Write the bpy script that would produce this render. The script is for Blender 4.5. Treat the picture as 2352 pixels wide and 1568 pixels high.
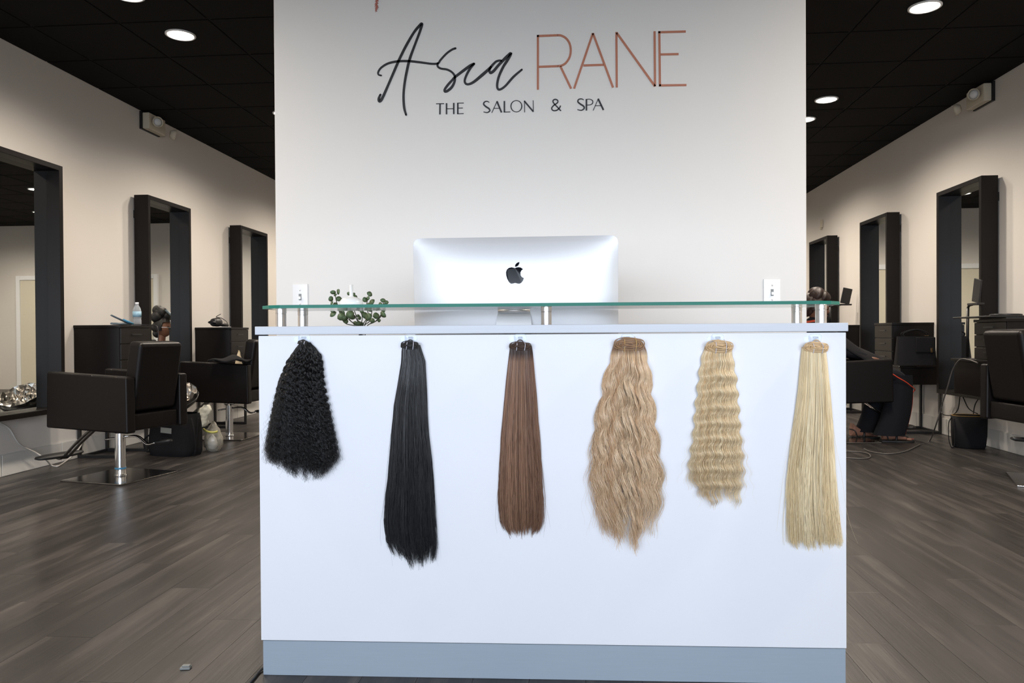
import bpy, bmesh, math, random
import numpy as np
from mathutils import Vector, Matrix

scn = bpy.context.scene
for o in list(bpy.data.objects): bpy.data.objects.remove(o)
COL = scn.collection
rnd = random.Random(7)
NR = np.random.RandomState(11)

# ------------------------------------------------------------------ camera
EYE = .95
F = 1720.0
yaw = math.atan(140 / F); pitch = math.atan(15.5 / F); roll = .0059
fw = np.array([-math.sin(yaw) * math.cos(pitch), math.cos(yaw) * math.cos(pitch), -math.sin(pitch)])
r0 = np.array([math.cos(yaw), math.sin(yaw), 0.]); u0 = np.cross(r0, fw)
RV = r0 * math.cos(roll) - u0 * math.sin(roll); UV = u0 * math.cos(roll) + r0 * math.sin(roll)
CP = np.array([0, 0, EYE])
cam_d = bpy.data.cameras.new('camera'); cam = bpy.data.objects.new('camera', cam_d); COL.objects.link(cam)
cam_d.sensor_width = 36; cam_d.lens = 36 * F / 2352; cam_d.clip_start = .05; cam_d.clip_end = 200
M3 = Matrix(((RV[0], UV[0], -fw[0], 0), (RV[1], UV[1], -fw[1], 0), (RV[2], UV[2], -fw[2], EYE), (0, 0, 0, 1)))
cam.matrix_world = M3
scn.camera = cam

def ray(x, y): return fw + RV * (x - 1176) / F - UV * (y - 784) / F
def onX(x, y, X): d = ray(x, y); return CP + d * (X / d[0])
def onY(x, y, Y): d = ray(x, y); return CP + d * (Y / d[1])
def onZ(x, y, Z): d = ray(x, y); return CP + d * ((Z - EYE) / d[2])
def proj(p):
    d = np.array(p, float) - CP; z = d @ fw
    return 1176 + F * (d @ RV) / z, 784 - F * (d @ UV) / z, z

# ------------------------------------------------------------------ world, daylight, exposure
w = bpy.data.worlds.new('world'); scn.world = w; w.use_nodes = True
w.node_tree.nodes['Background'].inputs[0].default_value = (.80, .90, 1.0, 1)
w.node_tree.nodes['Background'].inputs[1].default_value = .8
def area(name, loc, rot, sx, sy, power, col):
    l = bpy.data.lights.new(name, 'AREA'); l.shape = 'RECTANGLE'; l.size = sx; l.size_y = sy
    l.energy = power; l.color = col
    o = bpy.data.objects.new(name, l); o.location = loc; o.rotation_euler = rot; COL.objects.link(o); return o
DAY = area('daylight_through_shopfront', (-.1, -9.0, 2.2), (math.radians(90), 0, 0), 13, 1.5, 1130, (.775, .86, 1.0))
STREET = area('daylight_from_street', (-.1, -9.0, .70), (math.radians(90), 0, 0), 13, 1.45, 330, (.82, .88, 1.0))
CAN_POWER = 116
CAN_COL = (1.0, .875, .74)
scn.view_settings.view_transform = 'Standard'; scn.view_settings.look = 'None'
scn.view_settings.gamma = 1; scn.view_settings.exposure = 0.0
try: scn.view_settings.use_curve_mapping = False
except Exception: pass

# ------------------------------------------------------------------ materials
def mat(name, col, rough=.5, metal=0., spec=.5, noise=0., nscale=20., bump=0., bscale=60., trans=0., emit=None, es=0., coat=0., stretch=None):
    m = bpy.data.materials.new(name); m.use_nodes = True; nt = m.node_tree; b = nt.nodes['Principled BSDF']
    b.inputs['Base Color'].default_value = (*col, 1); b.inputs['Roughness'].default_value = rough
    b.inputs['Metallic'].default_value = metal; b.inputs['Specular IOR Level'].default_value = spec
    b.inputs['Transmission Weight'].default_value = trans; b.inputs['Coat Weight'].default_value = coat
    if emit: b.inputs['Emission Color'].default_value = (*emit, 1); b.inputs['Emission Strength'].default_value = es
    tc = nt.nodes.new('ShaderNodeTexCoord'); mp = nt.nodes.new('ShaderNodeMapping')
    nt.links.new(tc.outputs['Object'], mp.inputs[0])
    if stretch: mp.inputs['Scale'].default_value = stretch
    if noise:
        n = nt.nodes.new('ShaderNodeTexNoise'); n.inputs['Scale'].default_value = nscale; n.inputs['Detail'].default_value = 4
        nt.links.new(mp.outputs[0], n.inputs['Vector'])
        r = nt.nodes.new('ShaderNodeMapRange'); r.inputs['To Min'].default_value = 1 - noise; r.inputs['To Max'].default_value = 1 + noise
        nt.links.new(n.outputs['Fac'], r.inputs[0])
        x = nt.nodes.new('ShaderNodeMix'); x.data_type = 'RGBA'; x.blend_type = 'MULTIPLY'; x.inputs[0].default_value = 1
        x.inputs[6].default_value = (*col, 1); nt.links.new(r.outputs[0], x.inputs[7]); nt.links.new(x.outputs[2], b.inputs['Base Color'])
    if bump:
        n = nt.nodes.new('ShaderNodeTexNoise'); n.inputs['Scale'].default_value = bscale; n.inputs['Detail'].default_value = 3
        nt.links.new(mp.outputs[0], n.inputs['Vector'])
        bp = nt.nodes.new('ShaderNodeBump'); bp.inputs['Strength'].default_value = bump; bp.inputs['Distance'].default_value = .004
        nt.links.new(n.outputs['Fac'], bp.inputs['Height']); nt.links.new(bp.outputs[0], b.inputs['Normal'])
    return m

M = {}
M['wall'] = mat('wall_paint', (.70, .665, .62), .8, noise=.02, nscale=3, bump=.08, bscale=120)
M['panel'] = mat('gloss_white_panel', (.71, .685, .642), .34, spec=.25, noise=.01, nscale=2)
M['desk'] = mat('white_laminate', (.84, .85, .88), .4, spec=.35, noise=.012, nscale=6)
M['counter'] = mat('brushed_silver_laminate', (.62, .65, .70), .42, metal=.0, spec=.45, noise=.05, nscale=8, stretch=(1, 20, 40))
M['kick'] = mat('grey_kick_laminate', (.34, .40, .46), .4, noise=.05, nscale=8, stretch=(1, 20, 40))
M['inner'] = mat('desk_inside_laminate', (.7, .7, .7), .5, noise=.01)
M['ceil'] = mat('black_ceiling_tile', (.0075, .0063, .006), .9, spec=.15, noise=.2, nscale=200, bump=.2, bscale=300)
M['grid'] = mat('black_ceiling_grid', (.006, .006, .006), .7, spec=.2, noise=.05)
M['chrome'] = mat('polished_chrome', (.82, .83, .84), .12, metal=1, noise=.02)
M['brushed'] = mat('brushed_steel', (.80, .77, .74), .30, metal=1, noise=.06, nscale=30, stretch=(1, 1, .05))
M['plate'] = mat('dark_polished_steel_plate', (.33, .32, .31), .16, metal=1, noise=.08, nscale=8)
M['leather'] = mat('dark_brown_leather', (.0062, .0048, .0046), .40, spec=.20, noise=.12, nscale=30, bump=.15, bscale=240)
M['rubber'] = mat('black_rubber', (.012, .012, .012), .5, noise=.1)
M['espresso'] = mat('espresso_wood', (.0065, .0050, .0046), .38, spec=.2, noise=.25, nscale=10, stretch=(8, 8, .6))
M['espresso_front'] = mat('espresso_drawer_wood', (.010, .008, .0068), .4, spec=.25, noise=.25, nscale=10, stretch=(1, 1, 12))
M['mirror'] = mat('mirror_glass', (.80, .82, .80), .01, metal=1, noise=.004)
M['alu'] = mat('anodised_aluminium', (.74, .75, .77), .42, metal=.35, spec=.35, noise=.01)
M['blackgloss'] = mat('black_gloss', (.004, .005, .008), .12, spec=.12, noise=.05)
M['ink'] = mat('black_vinyl_lettering', (.008, .007, .007), .5, noise=.05)
M['rose'] = mat('rose_copper_vinyl', (.43, .165, .095), .45, metal=.15, noise=.08, nscale=12)
M['feather'] = mat('dusty_red_plume', (.50, .16, .12), .8, noise=.2)
M['plate_white'] = mat('switch_plate_plastic', (.70, .69, .67), .22, noise=.01)
M['white'] = mat('white_plastic', (.85, .86, .87), .35, noise=.01)
M['ceramic'] = mat('white_ceramic', (.86, .87, .86), .25, noise=.01)
M['beige'] = mat('aged_beige_plastic', (.62, .56, .44), .5, noise=.03)
M['blackplastic'] = mat('black_plastic', (.012, .012, .013), .35, noise=.05)
M['fabric'] = mat('black_fabric', (.010, .010, .0115), .9, spec=.2, noise=.2, nscale=90, bump=.2, bscale=300)
M['navy'] = mat('black_navy_fabric', (.0085, .009, .012), .9, spec=.2, noise=.2, nscale=90)
M['orange'] = mat('orange_piping', (.55, .045, .012), .6, noise=.05)
M['skin'] = mat('brown_skin', (.20, .088, .050), .5, noise=.12, nscale=30)
M['skin_light'] = mat('brown_foot_skin', (.27, .13, .085), .5, noise=.12, nscale=30)
M['nail'] = mat('coral_nail_polish', (.65, .08, .05), .3, noise=.02)
M['hairblack'] = mat('black_hair', (.008, .006, .0055), .5, noise=.4, nscale=60, bump=.6, bscale=90, stretch=(6, 1, 1))
M['hairbrown'] = mat('dark_brown_hair', (.022, .010, .007), .5, noise=.4, nscale=60, bump=.6, bscale=90)
M['blue'] = mat('light_blue_plastic', (.06, .25, .42), .35, noise=.03)
M['greyplate'] = mat('grey_iron_plate', (.10, .13, .15), .3, noise=.05)
M['gold'] = mat('gold_buckle', (.65, .42, .2), .25, metal=1, noise=.03)
M['foil'] = mat('crumpled_foil', (.78, .74, .69), .22, metal=1, noise=.05)
M['whitebag'] = mat('white_plastic_bag', (.62, .61, .52), .5, noise=.06)
M['paper'] = mat('white_paper', (.72, .71, .68), .7, noise=.03)
M['tape'] = mat('grey_label', (.22, .235, .23), .6, noise=.05)
M['leaf'] = mat('plant_leaf', (.105, .165, .075), .5, noise=.3, nscale=40)
M['leafdark'] = mat('dark_plant_leaf', (.045, .075, .035), .5, noise=.3, nscale=40)
M['stem'] = mat('plant_stem', (.03, .035, .02), .7, noise=.2)
M['soil'] = mat('potting_soil', (.03, .022, .015), .9, noise=.4, nscale=80)
M['greycord'] = mat('grey_cord', (.085, .078, .072), .5, noise=.05)
M['whitecord'] = mat('white_cord', (.5, .48, .44), .5, noise=.03)
M['cream'] = mat('cream_door_paint', (.70, .65, .52), .5, noise=.02)
M['glassring'] = mat('clear_lens', (.75, .76, .76), .1, spec=.8, noise=.05)
M['lamp'] = mat('lit_diffuser', (1, 1, 1), .5, emit=(1, .93, .82), es=14)
M['base'] = mat('white_base_tile', (.62, .61, .58), .3, spec=.5, noise=.07, nscale=2.2)
M['tan'] = mat('blonde_weft_band', (.62, .43, .23), .5, noise=.15, nscale=120)
M['tanbrown'] = mat('honey_weft_band', (.30, .17, .085), .55, noise=.2, nscale=120)
M['darkband'] = mat('dark_weft_band', (.012, .010, .010), .55, noise=.2, nscale=120)
M['brownband'] = mat('brown_weft_band', (.055, .028, .018), .55, noise=.2, nscale=120)
M['elastic'] = mat('clear_white_elastic', (.62, .62, .72), .3, noise=.03)
M['goldelastic'] = mat('amber_elastic', (.55, .36, .12), .3, noise=.03)
M['redcloth'] = mat('orange_red_collar', (.50, .06, .02), .7, noise=.1)

def glass_mat(name, col, ior=1.5, rough=0.):
    m = bpy.data.materials.new(name); m.use_nodes = True; nt = m.node_tree
    b = nt.nodes['Principled BSDF']; b.inputs['Base Color'].default_value = (*col, 1)
    b.inputs['Transmission Weight'].default_value = 1; b.inputs['Roughness'].default_value = rough; b.inputs['IOR'].default_value = ior
    # thin sheet: let light pass for shadows by mixing a transparent shader with a glossy film
    return m
def film_mat(name, tint, a):
    m = bpy.data.materials.new(name); m.use_nodes = True; nt = m.node_tree; out = nt.nodes['Material Output']
    b = nt.nodes['Principled BSDF']; b.inputs['Base Color'].default_value = (*tint, 1); b.inputs['Roughness'].default_value = .12
    t = nt.nodes.new('ShaderNodeBsdfTransparent'); t.inputs[0].default_value = (*[min(1, .85 + .15 * c) for c in tint], 1)
    fr = nt.nodes.new('ShaderNodeFresnel'); fr.inputs[0].default_value = 1.45
    ad = nt.nodes.new('ShaderNodeMath'); ad.operation = 'ADD'; ad.inputs[1].default_value = a; ad.use_clamp = True
    mx = nt.nodes.new('ShaderNodeMixShader'); nt.links.new(fr.outputs[0], ad.inputs[0]); nt.links.new(ad.outputs[0], mx.inputs[0])
    nt.links.new(t.outputs[0], mx.inputs[1]); nt.links.new(b.outputs[0], mx.inputs[2]); nt.links.new(mx.outputs[0], out.inputs[0]); return m
M['glassface'] = film_mat('clear_glass_face', (.80, .93, .90), .02)
M['glassedge'] = mat('green_glass_edge', (.030, .20, .145), .35, spec=.12, noise=.25, nscale=5, stretch=(1, 8, 60))
M['clear'] = film_mat('clear_plastic_hook', (.86, .90, .95), .06)
M['clearplate'] = film_mat('clear_wall_plate', (.86, .88, .88), .35)
M['bottle'] = film_mat('clear_bottle_plastic', (.75, .78, .80), .28)
M['clearbag'] = film_mat('clear_bag_plastic', (.55, .52, .44), .30)

def plank_mat(name, attr=False):
    m = bpy.data.materials.new(name); m.use_nodes = True; nt = m.node_tree; b = nt.nodes['Principled BSDF']; L = nt.links.new
    tc = nt.nodes.new('ShaderNodeTexCoord')
    if attr:
        at = nt.nodes.new('ShaderNodeAttribute'); at.attribute_name = 'rnd'; rv = at.outputs['Fac']
    else:
        oi = nt.nodes.new('ShaderNodeObjectInfo'); rv = oi.outputs['Random']
    mu = nt.nodes.new('ShaderNodeMath'); mu.operation = 'MULTIPLY'; mu.inputs[1].default_value = 37.; L(rv, mu.inputs[0])
    cb = nt.nodes.new('ShaderNodeCombineXYZ'); L(mu.outputs[0], cb.inputs[0]); L(mu.outputs[0], cb.inputs[1])
    va = nt.nodes.new('ShaderNodeVectorMath'); L(tc.outputs['Object'], va.inputs[0]); L(cb.outputs[0], va.inputs[1])
    mp = nt.nodes.new('ShaderNodeMapping'); mp.inputs['Scale'].default_value = (9, .8, 1); L(va.outputs[0], mp.inputs[0])
    n1 = nt.nodes.new('ShaderNodeTexNoise'); n1.inputs['Scale'].default_value = 1.2; n1.inputs['Detail'].default_value = 6; n1.inputs['Roughness'].default_value = .62; n1.inputs['Distortion'].default_value = .5; L(mp.outputs[0], n1.inputs['Vector'])
    mp2 = nt.nodes.new('ShaderNodeMapping'); mp2.inputs['Scale'].default_value = (70, 2.2, 1); L(va.outputs[0], mp2.inputs[0])
    n2 = nt.nodes.new('ShaderNodeTexNoise'); n2.inputs['Scale'].default_value = 1.5; n2.inputs['Detail'].default_value = 4; L(mp2.outputs[0], n2.inputs['Vector'])
    cr = nt.nodes.new('ShaderNodeValToRGB'); e = cr.color_ramp.elements
    e[0].position = .28; e[0].color = (.014, .0122, .0118, 1); e[1].position = .74; e[1].color = (.092, .082, .075, 1)
    x = e.new(.50); x.color = (.031, .0275, .026, 1); L(n1.outputs['Fac'], cr.inputs[0])
    r2 = nt.nodes.new('ShaderNodeMapRange'); r2.inputs['From Min'].default_value = .3; r2.inputs['From Max'].default_value = .7; r2.inputs['To Min'].default_value = .80; r2.inputs['To Max'].default_value = 1.22; L(n2.outputs['Fac'], r2.inputs[0])
    r3 = nt.nodes.new('ShaderNodeMapRange'); r3.inputs['To Min'].default_value = .86; r3.inputs['To Max'].default_value = 1.14; L(rv, r3.inputs[0])
    m2 = nt.nodes.new('ShaderNodeMath'); m2.operation = 'MULTIPLY'; L(r2.outputs[0], m2.inputs[0]); L(r3.outputs[0], m2.inputs[1])
    mx = nt.nodes.new('ShaderNodeMix'); mx.data_type = 'RGBA'; mx.blend_type = 'MULTIPLY'; mx.inputs[0].default_value = 1
    L(cr.outputs[0], mx.inputs[6]); L(m2.outputs[0], mx.inputs[7]); L(mx.outputs[2], b.inputs['Base Color'])
    b.inputs['Roughness'].default_value = .38; b.inputs['Specular IOR Level'].default_value = .4
    bp = nt.nodes.new('ShaderNodeBump'); bp.inputs['Strength'].default_value = .25; bp.inputs['Distance'].default_value = .002
    L(n2.outputs['Fac'], bp.inputs['Height']); L(bp.outputs[0], b.inputs['Normal'])
    return m
M['plank'] = plank_mat('grey_brown_vinyl_plank'); M['plankfar'] = plank_mat('grey_brown_vinyl_plank_far', True)

def hair_mat(name, ca, cb, croot, rough, rootlen=.06, spec=.5):
    m = bpy.data.materials.new(name); m.use_nodes = True; nt = m.node_tree; b = nt.nodes['Principled BSDF']; L = nt.links.new
    a1 = nt.nodes.new('ShaderNodeAttribute'); a1.attribute_name = 'tone'; a2 = nt.nodes.new('ShaderNodeAttribute'); a2.attribute_name = 'along'
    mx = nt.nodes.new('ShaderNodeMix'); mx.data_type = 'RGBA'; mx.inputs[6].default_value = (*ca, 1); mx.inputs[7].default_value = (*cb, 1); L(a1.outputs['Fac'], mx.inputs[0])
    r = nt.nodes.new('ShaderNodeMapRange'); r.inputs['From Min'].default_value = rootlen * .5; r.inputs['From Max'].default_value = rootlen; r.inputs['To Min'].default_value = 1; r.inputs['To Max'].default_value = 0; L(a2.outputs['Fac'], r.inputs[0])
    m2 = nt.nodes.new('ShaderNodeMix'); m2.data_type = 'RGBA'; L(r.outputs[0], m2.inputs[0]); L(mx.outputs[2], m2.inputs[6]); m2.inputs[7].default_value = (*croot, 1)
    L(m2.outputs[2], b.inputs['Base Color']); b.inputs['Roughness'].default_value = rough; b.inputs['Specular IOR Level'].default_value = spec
    return m

# ------------------------------------------------------------------ mesh helpers
class MB:
    def __init__(s): s.v = []; s.f = []; s.mi = []; s.sm = []
    def add(s, vs, fs, mi=0, sm=False):
        n = len(s.v); s.v += [tuple(map(float, p)) for p in vs]
        for f in fs: s.f.append([i + n for i in f]); s.mi.append(mi); s.sm.append(sm)
        return s
    def box(s, x0, x1, y0, y1, z0, z1, mi=0, rot=None, piv=None):
        p = [(x, y, z) for x in (x0, x1) for y in (y0, y1) for z in (z0, z1)]
        if rot is not None:
            c = Vector(piv) if piv else Vector(((x0 + x1) / 2, (y0 + y1) / 2, (z0 + z1) / 2))
            p = [tuple(c + rot @ (Vector(q) - c)) for q in p]
        return s.add(p, [(0, 1, 3, 2), (4, 6, 7, 5), (0, 4, 5, 1), (2, 3, 7, 6), (0, 2, 6, 4), (1, 5, 7, 3)], mi)
    def tube(s, pts, r, n=8, mi=0, caps=True, closed=False, flat=None):
        pts = [Vector(p) for p in pts]; k = len(pts); rs = r if hasattr(r, '__len__') else [r] * k
        base = len(s.v); up = None
        for i, p in enumerate(pts):
            a = pts[(i - 1) % k] if (i > 0 or closed) else p; b = pts[(i + 1) % k] if (i < k - 1 or closed) else p
            t = (b - a); t = t.normalized() if t.length > 1e-9 else Vector((0, 0, 1))
            if up is None:
                up = Vector((0, 0, 1)) if abs(t.z) < .9 else Vector((1, 0, 0))
            sd = t.cross(up)
            if sd.length < 1e-6: sd = t.cross(Vector((0, 1, 0)))
            sd.normalize(); up = sd.cross(t).normalized()
            for j in range(n):
                an = 2 * math.pi * j / n; o = (sd * math.cos(an) + up * math.sin(an)) * rs[i]
                if flat: o = Vector((o.x * flat[0], o.y * flat[1], o.z * flat[2]))
                s.v.append(tuple(p + o))
        for i in range(k if closed else k - 1):
            for j in range(n):
                a = base + i * n + j; b = base + i * n + (j + 1) % n; i2 = (i + 1) % k
                c = base + i2 * n + (j + 1) % n; d = base + i2 * n + j
                s.f.append([a, b, c, d]); s.mi.append(mi); s.sm.append(True)
        if caps and not closed:
            s.f.append([base + j for j in range(n)][::-1]); s.mi.append(mi); s.sm.append(False)
            s.f.append([base + (k - 1) * n + j for j in range(n)]); s.mi.append(mi); s.sm.append(False)
        return s
    def lathe(s, prof, c=(0, 0, 0), n=24, mi=0, axis='z', sx=1, sy=1, sm=True):
        base = len(s.v); k = len(prof)
        for (r, h) in prof:
            for j in range(n):
                a = 2 * math.pi * j / n; x, y = r * math.cos(a) * sx, r * math.sin(a) * sy
                q = (x, y, h) if axis == 'z' else ((x, h, y) if axis == 'y' else (h, x, y))
                s.v.append((c[0] + q[0], c[1] + q[1], c[2] + q[2]))
        for i in range(k - 1):
            for j in range(n):
                s.f.append([base + i * n + j, base + i * n + (j + 1) % n, base + (i + 1) * n + (j + 1) % n, base + (i + 1) * n + j]); s.mi.append(mi); s.sm.append(sm)
        if prof[0][0] > 1e-6: s.f.append([base + j for j in range(n)][::-1]); s.mi.append(mi); s.sm.append(False)
        if prof[-1][0] > 1e-6: s.f.append([base + (k - 1) * n + j for j in range(n)]); s.mi.append(mi); s.sm.append(False)
        return s
    def prism(s, poly, y0, y1, mi=0, plane='xz'):
        n = len(poly)
        def P(a, b, h): return (a, h, b) if plane == 'xz' else ((a, b, h) if plane == 'xy' else (h, a, b))
        vs = [P(a, b, y0) for a, b in poly] + [P(a, b, y1) for a, b in poly]
        fs = [list(range(n)), list(range(2 * n - 1, n - 1, -1))] + [[i, i + n, (i + 1) % n + n, (i + 1) % n] for i in range(n)]
        return s.add(vs, fs, mi)
    def grid(s, fn, nu, nv, mi=0, sm=True, closeu=False):
        vs = [fn(i / (nu if closeu else nu - 1), j / (nv - 1)) for i in range(nu) for j in range(nv)]
        fs = []
        for i in range(nu if closeu else nu - 1):
            for j in range(nv - 1):
                a = i * nv + j; b = ((i + 1) % nu) * nv + j; fs.append([a, b, b + 1, a + 1])
        return s.add(vs, fs, mi, sm)
    def build(s, name, mats, parent=None, bevel=0, seg=2, smooth=False, subsurf=0, kind=None, label=None):
        me = bpy.data.meshes.new(name); me.from_pydata(s.v, [], s.f)
        for m_ in (mats if isinstance(mats, (list, tuple)) else [mats]): me.materials.append(m_ if not isinstance(m_, str) else M[m_])
        me.polygons.foreach_set('material_index', s.mi)
        me.polygons.foreach_set('use_smooth', [True] * len(s.f) if smooth else s.sm)
        bm = bmesh.new(); bm.from_mesh(me); bmesh.ops.recalc_face_normals(bm, faces=bm.faces); bm.to_mesh(me); bm.free()
        o = bpy.data.objects.new(name, me); COL.objects.link(o)
        if parent is not None: o.parent = parent
        if bevel:
            b = o.modifiers.new('bevel', 'BEVEL'); b.width = bevel; b.segments = seg; b.limit_method = 'ANGLE'; b.angle_limit = .6
            if seg > 1:
                me.polygons.foreach_set('use_smooth', [True] * len(me.polygons))
                wn = o.modifiers.new('wn', 'WEIGHTED_NORMAL'); wn.keep_sharp = False
        if subsurf:
            b = o.modifiers.new('sub', 'SUBSURF'); b.levels = subsurf; b.render_levels = subsurf
        if kind: o['kind'] = kind
        if label: o['label'] = label
        return o

def tag(o, label, cat, group=None, kind=None):
    o['label'] = label; o['category'] = cat
    if group: o['group'] = group
    if kind: o['kind'] = kind
    return o
def thing(name, label, cat, loc=(0, 0, 0), rz=0, group=None):
    o = bpy.data.objects.new(name, None); COL.objects.link(o); o.empty_display_size = .05
    o.location = loc; o.rotation_euler = (0, 0, rz); return tag(o, label, cat, group)
def struct(o): o['kind'] = 'structure'; return o
def dup(root, loc, rz, label, group=None):
    r = root.copy(); COL.objects.link(r); r.location = loc; r.rotation_euler = (0, 0, rz); r['label'] = label
    if group: r['group'] = group
    def rec(a, b):
        for ch in list(a.children):
            c = ch.copy(); COL.objects.link(c); c.parent = b; rec(ch, c)
    rec(root, r); return r
def catmull(P, n=8, closed=False):
    P = [Vector(p) for p in P]; out = []; k = len(P)
    for i in range(k if closed else k - 1):
        p0 = P[(i - 1) % k] if (i > 0 or closed) else P[0]; p1 = P[i]; p2 = P[(i + 1) % k]; p3 = P[(i + 2) % k] if (i < k - 2 or closed) else P[-1]
        for j in range(n):
            t = j / n
            out.append(.5 * ((2 * p1) + (p2 - p0) * t + (2 * p0 - 5 * p1 + 4 * p2 - p3) * t * t + (3 * p1 - p0 - 3 * p2 + p3) * t ** 3))
    if not closed: out.append(P[-1])
    return out

# ------------------------------------------------------------------ ROOM SHELL
XL, XR, ZC, YF, YB = -3.90, 3.44, 3.0, -2.4, 13.0
fl = struct(MB().box(XL - .15, XR + .15, YF - .15, YB + .15, -.12, -.006).build('floor', 'grid'))
# planks along Y
PW, PL = .155, 1.22
pm = MB().box(-PW / 2 + .0003, PW / 2 - .0003, -PL / 2 + .0003, PL / 2 - .0003, -.0065, 0).build('plank', 'plank', fl)
me_plank = pm.data
bmod = pm.modifiers.new('bevel', 'BEVEL'); bmod.width = .0005; bmod.segments = 1
spots = []
nrow = int((XR - XL) / PW) + 1
for i in range(nrow):
    x = XR - PW * (i + .5)
    off = ((i * .381) % 1.0) * PL
    y = YF - off
    while y < YB + PL:
        spots.append((x, y + PL / 2)); y += PL
cand = []
for (x, y) in spots:
    if y - PL / 2 < YF or y + PL / 2 > YB or x - PW / 2 < XL: continue
    if y < 1.0: continue
    px, py, z = proj((x, y, 0))
    corners = [proj((x, yy, 0)) for yy in (max(1., y - PL / 2), y, y + PL / 2)]
    if not any(-60 < c[0] < 2412 and c[1] < 1640 for c in corners): continue
    if all(600 < c[0] < 1950 for c in corners) and y > 2.7: continue
    cand.append((y, x))
cand.sort(); near = set((x, y) for y, x in cand[:290])
first = True; far = MB(); farr = []
for (x, y) in spots:
    if (x, y) in near:
        if first: pm.location = (x, y, 0); first = False
        else:
            o = pm.copy(); COL.objects.link(o); o.location = (x, y, 0)
    else:
        y0, y1 = max(YF, y - PL / 2), min(YB, y + PL / 2); x0, x1 = max(XL, x - PW / 2), x + PW / 2
        if y1 - y0 < .02: continue
        far.box(x0 + .0007, x1 - .0007, y0 + .0007, y1 - .0007, -.0065, -.0002); farr += [rnd.random()] * 8
fo = far.build('plank_field', 'plankfar', fl, kind='stuff')
at = fo.data.attributes.new('rnd', 'FLOAT', 'POINT'); at.data.foreach_set('value', farr)

ce = struct(MB().box(XL - .15, XR + .15, YF - .15, YB + .15, ZC + .006, ZC + .1).build('ceiling', 'grid'))
T = .605
gx = [-2.945 + T * k for k in range(-3, 13)]; gy = [4.69 + T * k for k in range(-13, 16)]
tm = MB().box(-.5 + .012, .5 - .012, -.5 + .012, .5 - .012, 0, .006).build('ceiling_tile', 'ceil', ce)
tm.modifiers.new('bevel', 'BEVEL').width = .003
LIGHTS = [(-2.645, 4.30), (-2.645, 4.905), (-2.645, 6.72), (-2.645, 7.33), (-2.645, 9.14), (-2.645, 9.75), (2.20, 4.32), (2.22, 4.93), (2.23, 6.80), (2.23, 7.41), (2.22, 9.22), (2.22, 9.83), (-.3, 9.8), (1.0, 11.6), (-1.4, 11.9), (-2.645, 2.40), (-2.645, 1.795), (2.22, 2.42), (2.22, 1.815), (-2.645, 11.6), (2.22, 11.65)]  # last two are added, to brighten the back wall seen in the mirrors
first = True; tl = MB()
for a in range(len(gx) - 1):
    for b in range(len(gy) - 1):
        x0, x1 = max(XL, gx[a]), min(XR, gx[a + 1]); y0, y1 = max(YF, gy[b]), min(YB, gy[b + 1])
        if x1 - x0 < .03 or y1 - y0 < .03: continue
        if y0 < 1.0 or (x0 > -1.2 and x1 < .9 and y0 > 3.3 and y1 < 8):
            tl.box(x0 + .007, x1 - .007, y0 + .007, y1 - .007, ZC, ZC + .006); continue
        if first: o = tm; first = False
        else: o = tm.copy(); COL.objects.link(o)
        o.location = ((x0 + x1) / 2, (y0 + y1) / 2, ZC); o.scale = (x1 - x0, y1 - y0, 1)
tl.build('ceiling_tile_field', 'ceil', ce, kind='stuff')

struct(MB().box(XL - .15, XL, YF, YB, 0, ZC + .006).build('wall_left', 'wall'))
struct(MB().box(XR, XR + .15, YF, YB, 0, ZC + .006).build('wall_right', 'wall'))
wb = struct(MB().box(XL - .15, XR + .15, YB, YB + .15, 0, ZC + .006).build('wall_back', 'wall'))
fb = MB()
fb.box(XL - .15, XR + .15, YF - .15, YF, 2.15, ZC + .006); fb.box(XL - .15, XL + .5, YF - .15, YF, 0, 2.15); fb.box(XR - .5, XR + .15, YF - .15, YF, 0, 2.15)
struct(fb.build('wall_front', 'wall'))
wn = MB()
for x in (XL + .5, -1.2, 0, 1.2, XR - .56): wn.box(x, x + .06, YF - .1, YF - .04, .35, 2.15)
wn.box(XL + .5, XR - .5, YF - .1, YF - .04, 2.10, 2.15); wn.box(XL + .5, XR - .5, YF - .12, YF - .02, 0, .35)
struct(wn.build('window_1', 'blackplastic'))
struct(MB().box(-8, 8, -9, YF - .15, -.14, -.02).build('pavement_slab', mat('pavement_concrete', (.42, .41, .39), .9, noise=.1, nscale=5)))  # unseen pavement slab outside the shopfront
# tiled skirting on both long walls, pieces one by one
for side, X, s in (('left', XL, 1), ('right', XR, -1)):
    root = struct(MB().box(min(X, X + s * .008), max(X, X + s * .008), YF, YB, 0, .15).build('baseboard_' + side, 'base'))
    t0 = MB().box(min(0, s * .006), max(0, s * .006), -.296, .296, 0, .145).build('skirting_tile', 'base', root, bevel=.002, seg=1)
    y = YF + .3; fst = True
    while y < YB - .3:
        o = t0 if fst else t0.copy()
        if not fst: COL.objects.link(o)
        fst = False; o.location = (X + s * .008, y, .002); y += .6
# back-wall doors (seen in the mirrors) and a return wall
def door(n, x0, x1):
    d = struct(MB().box(x0, x1, YB - .045, YB, 0, 2.0).build('door_%d' % n, 'cream', bevel=.004))
    MB().box(x0 - .08, x0, YB - .06, YB, 0, 2.08).box(x1, x1 + .08, YB - .06, YB, 0, 2.08).box(x0, x1, YB - .06, YB, 2.0, 2.08).build('door_frame', 'white', d, bevel=.006)
    MB().lathe([(.0, -.09), (.028, -.085), (.03, -.06), (.012, -.05), (.012, 0)], (x0 + .07, YB - .045, 1.0), 14, axis='y').build('door_handle', 'brushed', d)
door(1, 1.55, 2.40); door(2, -.15, .65)

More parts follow.
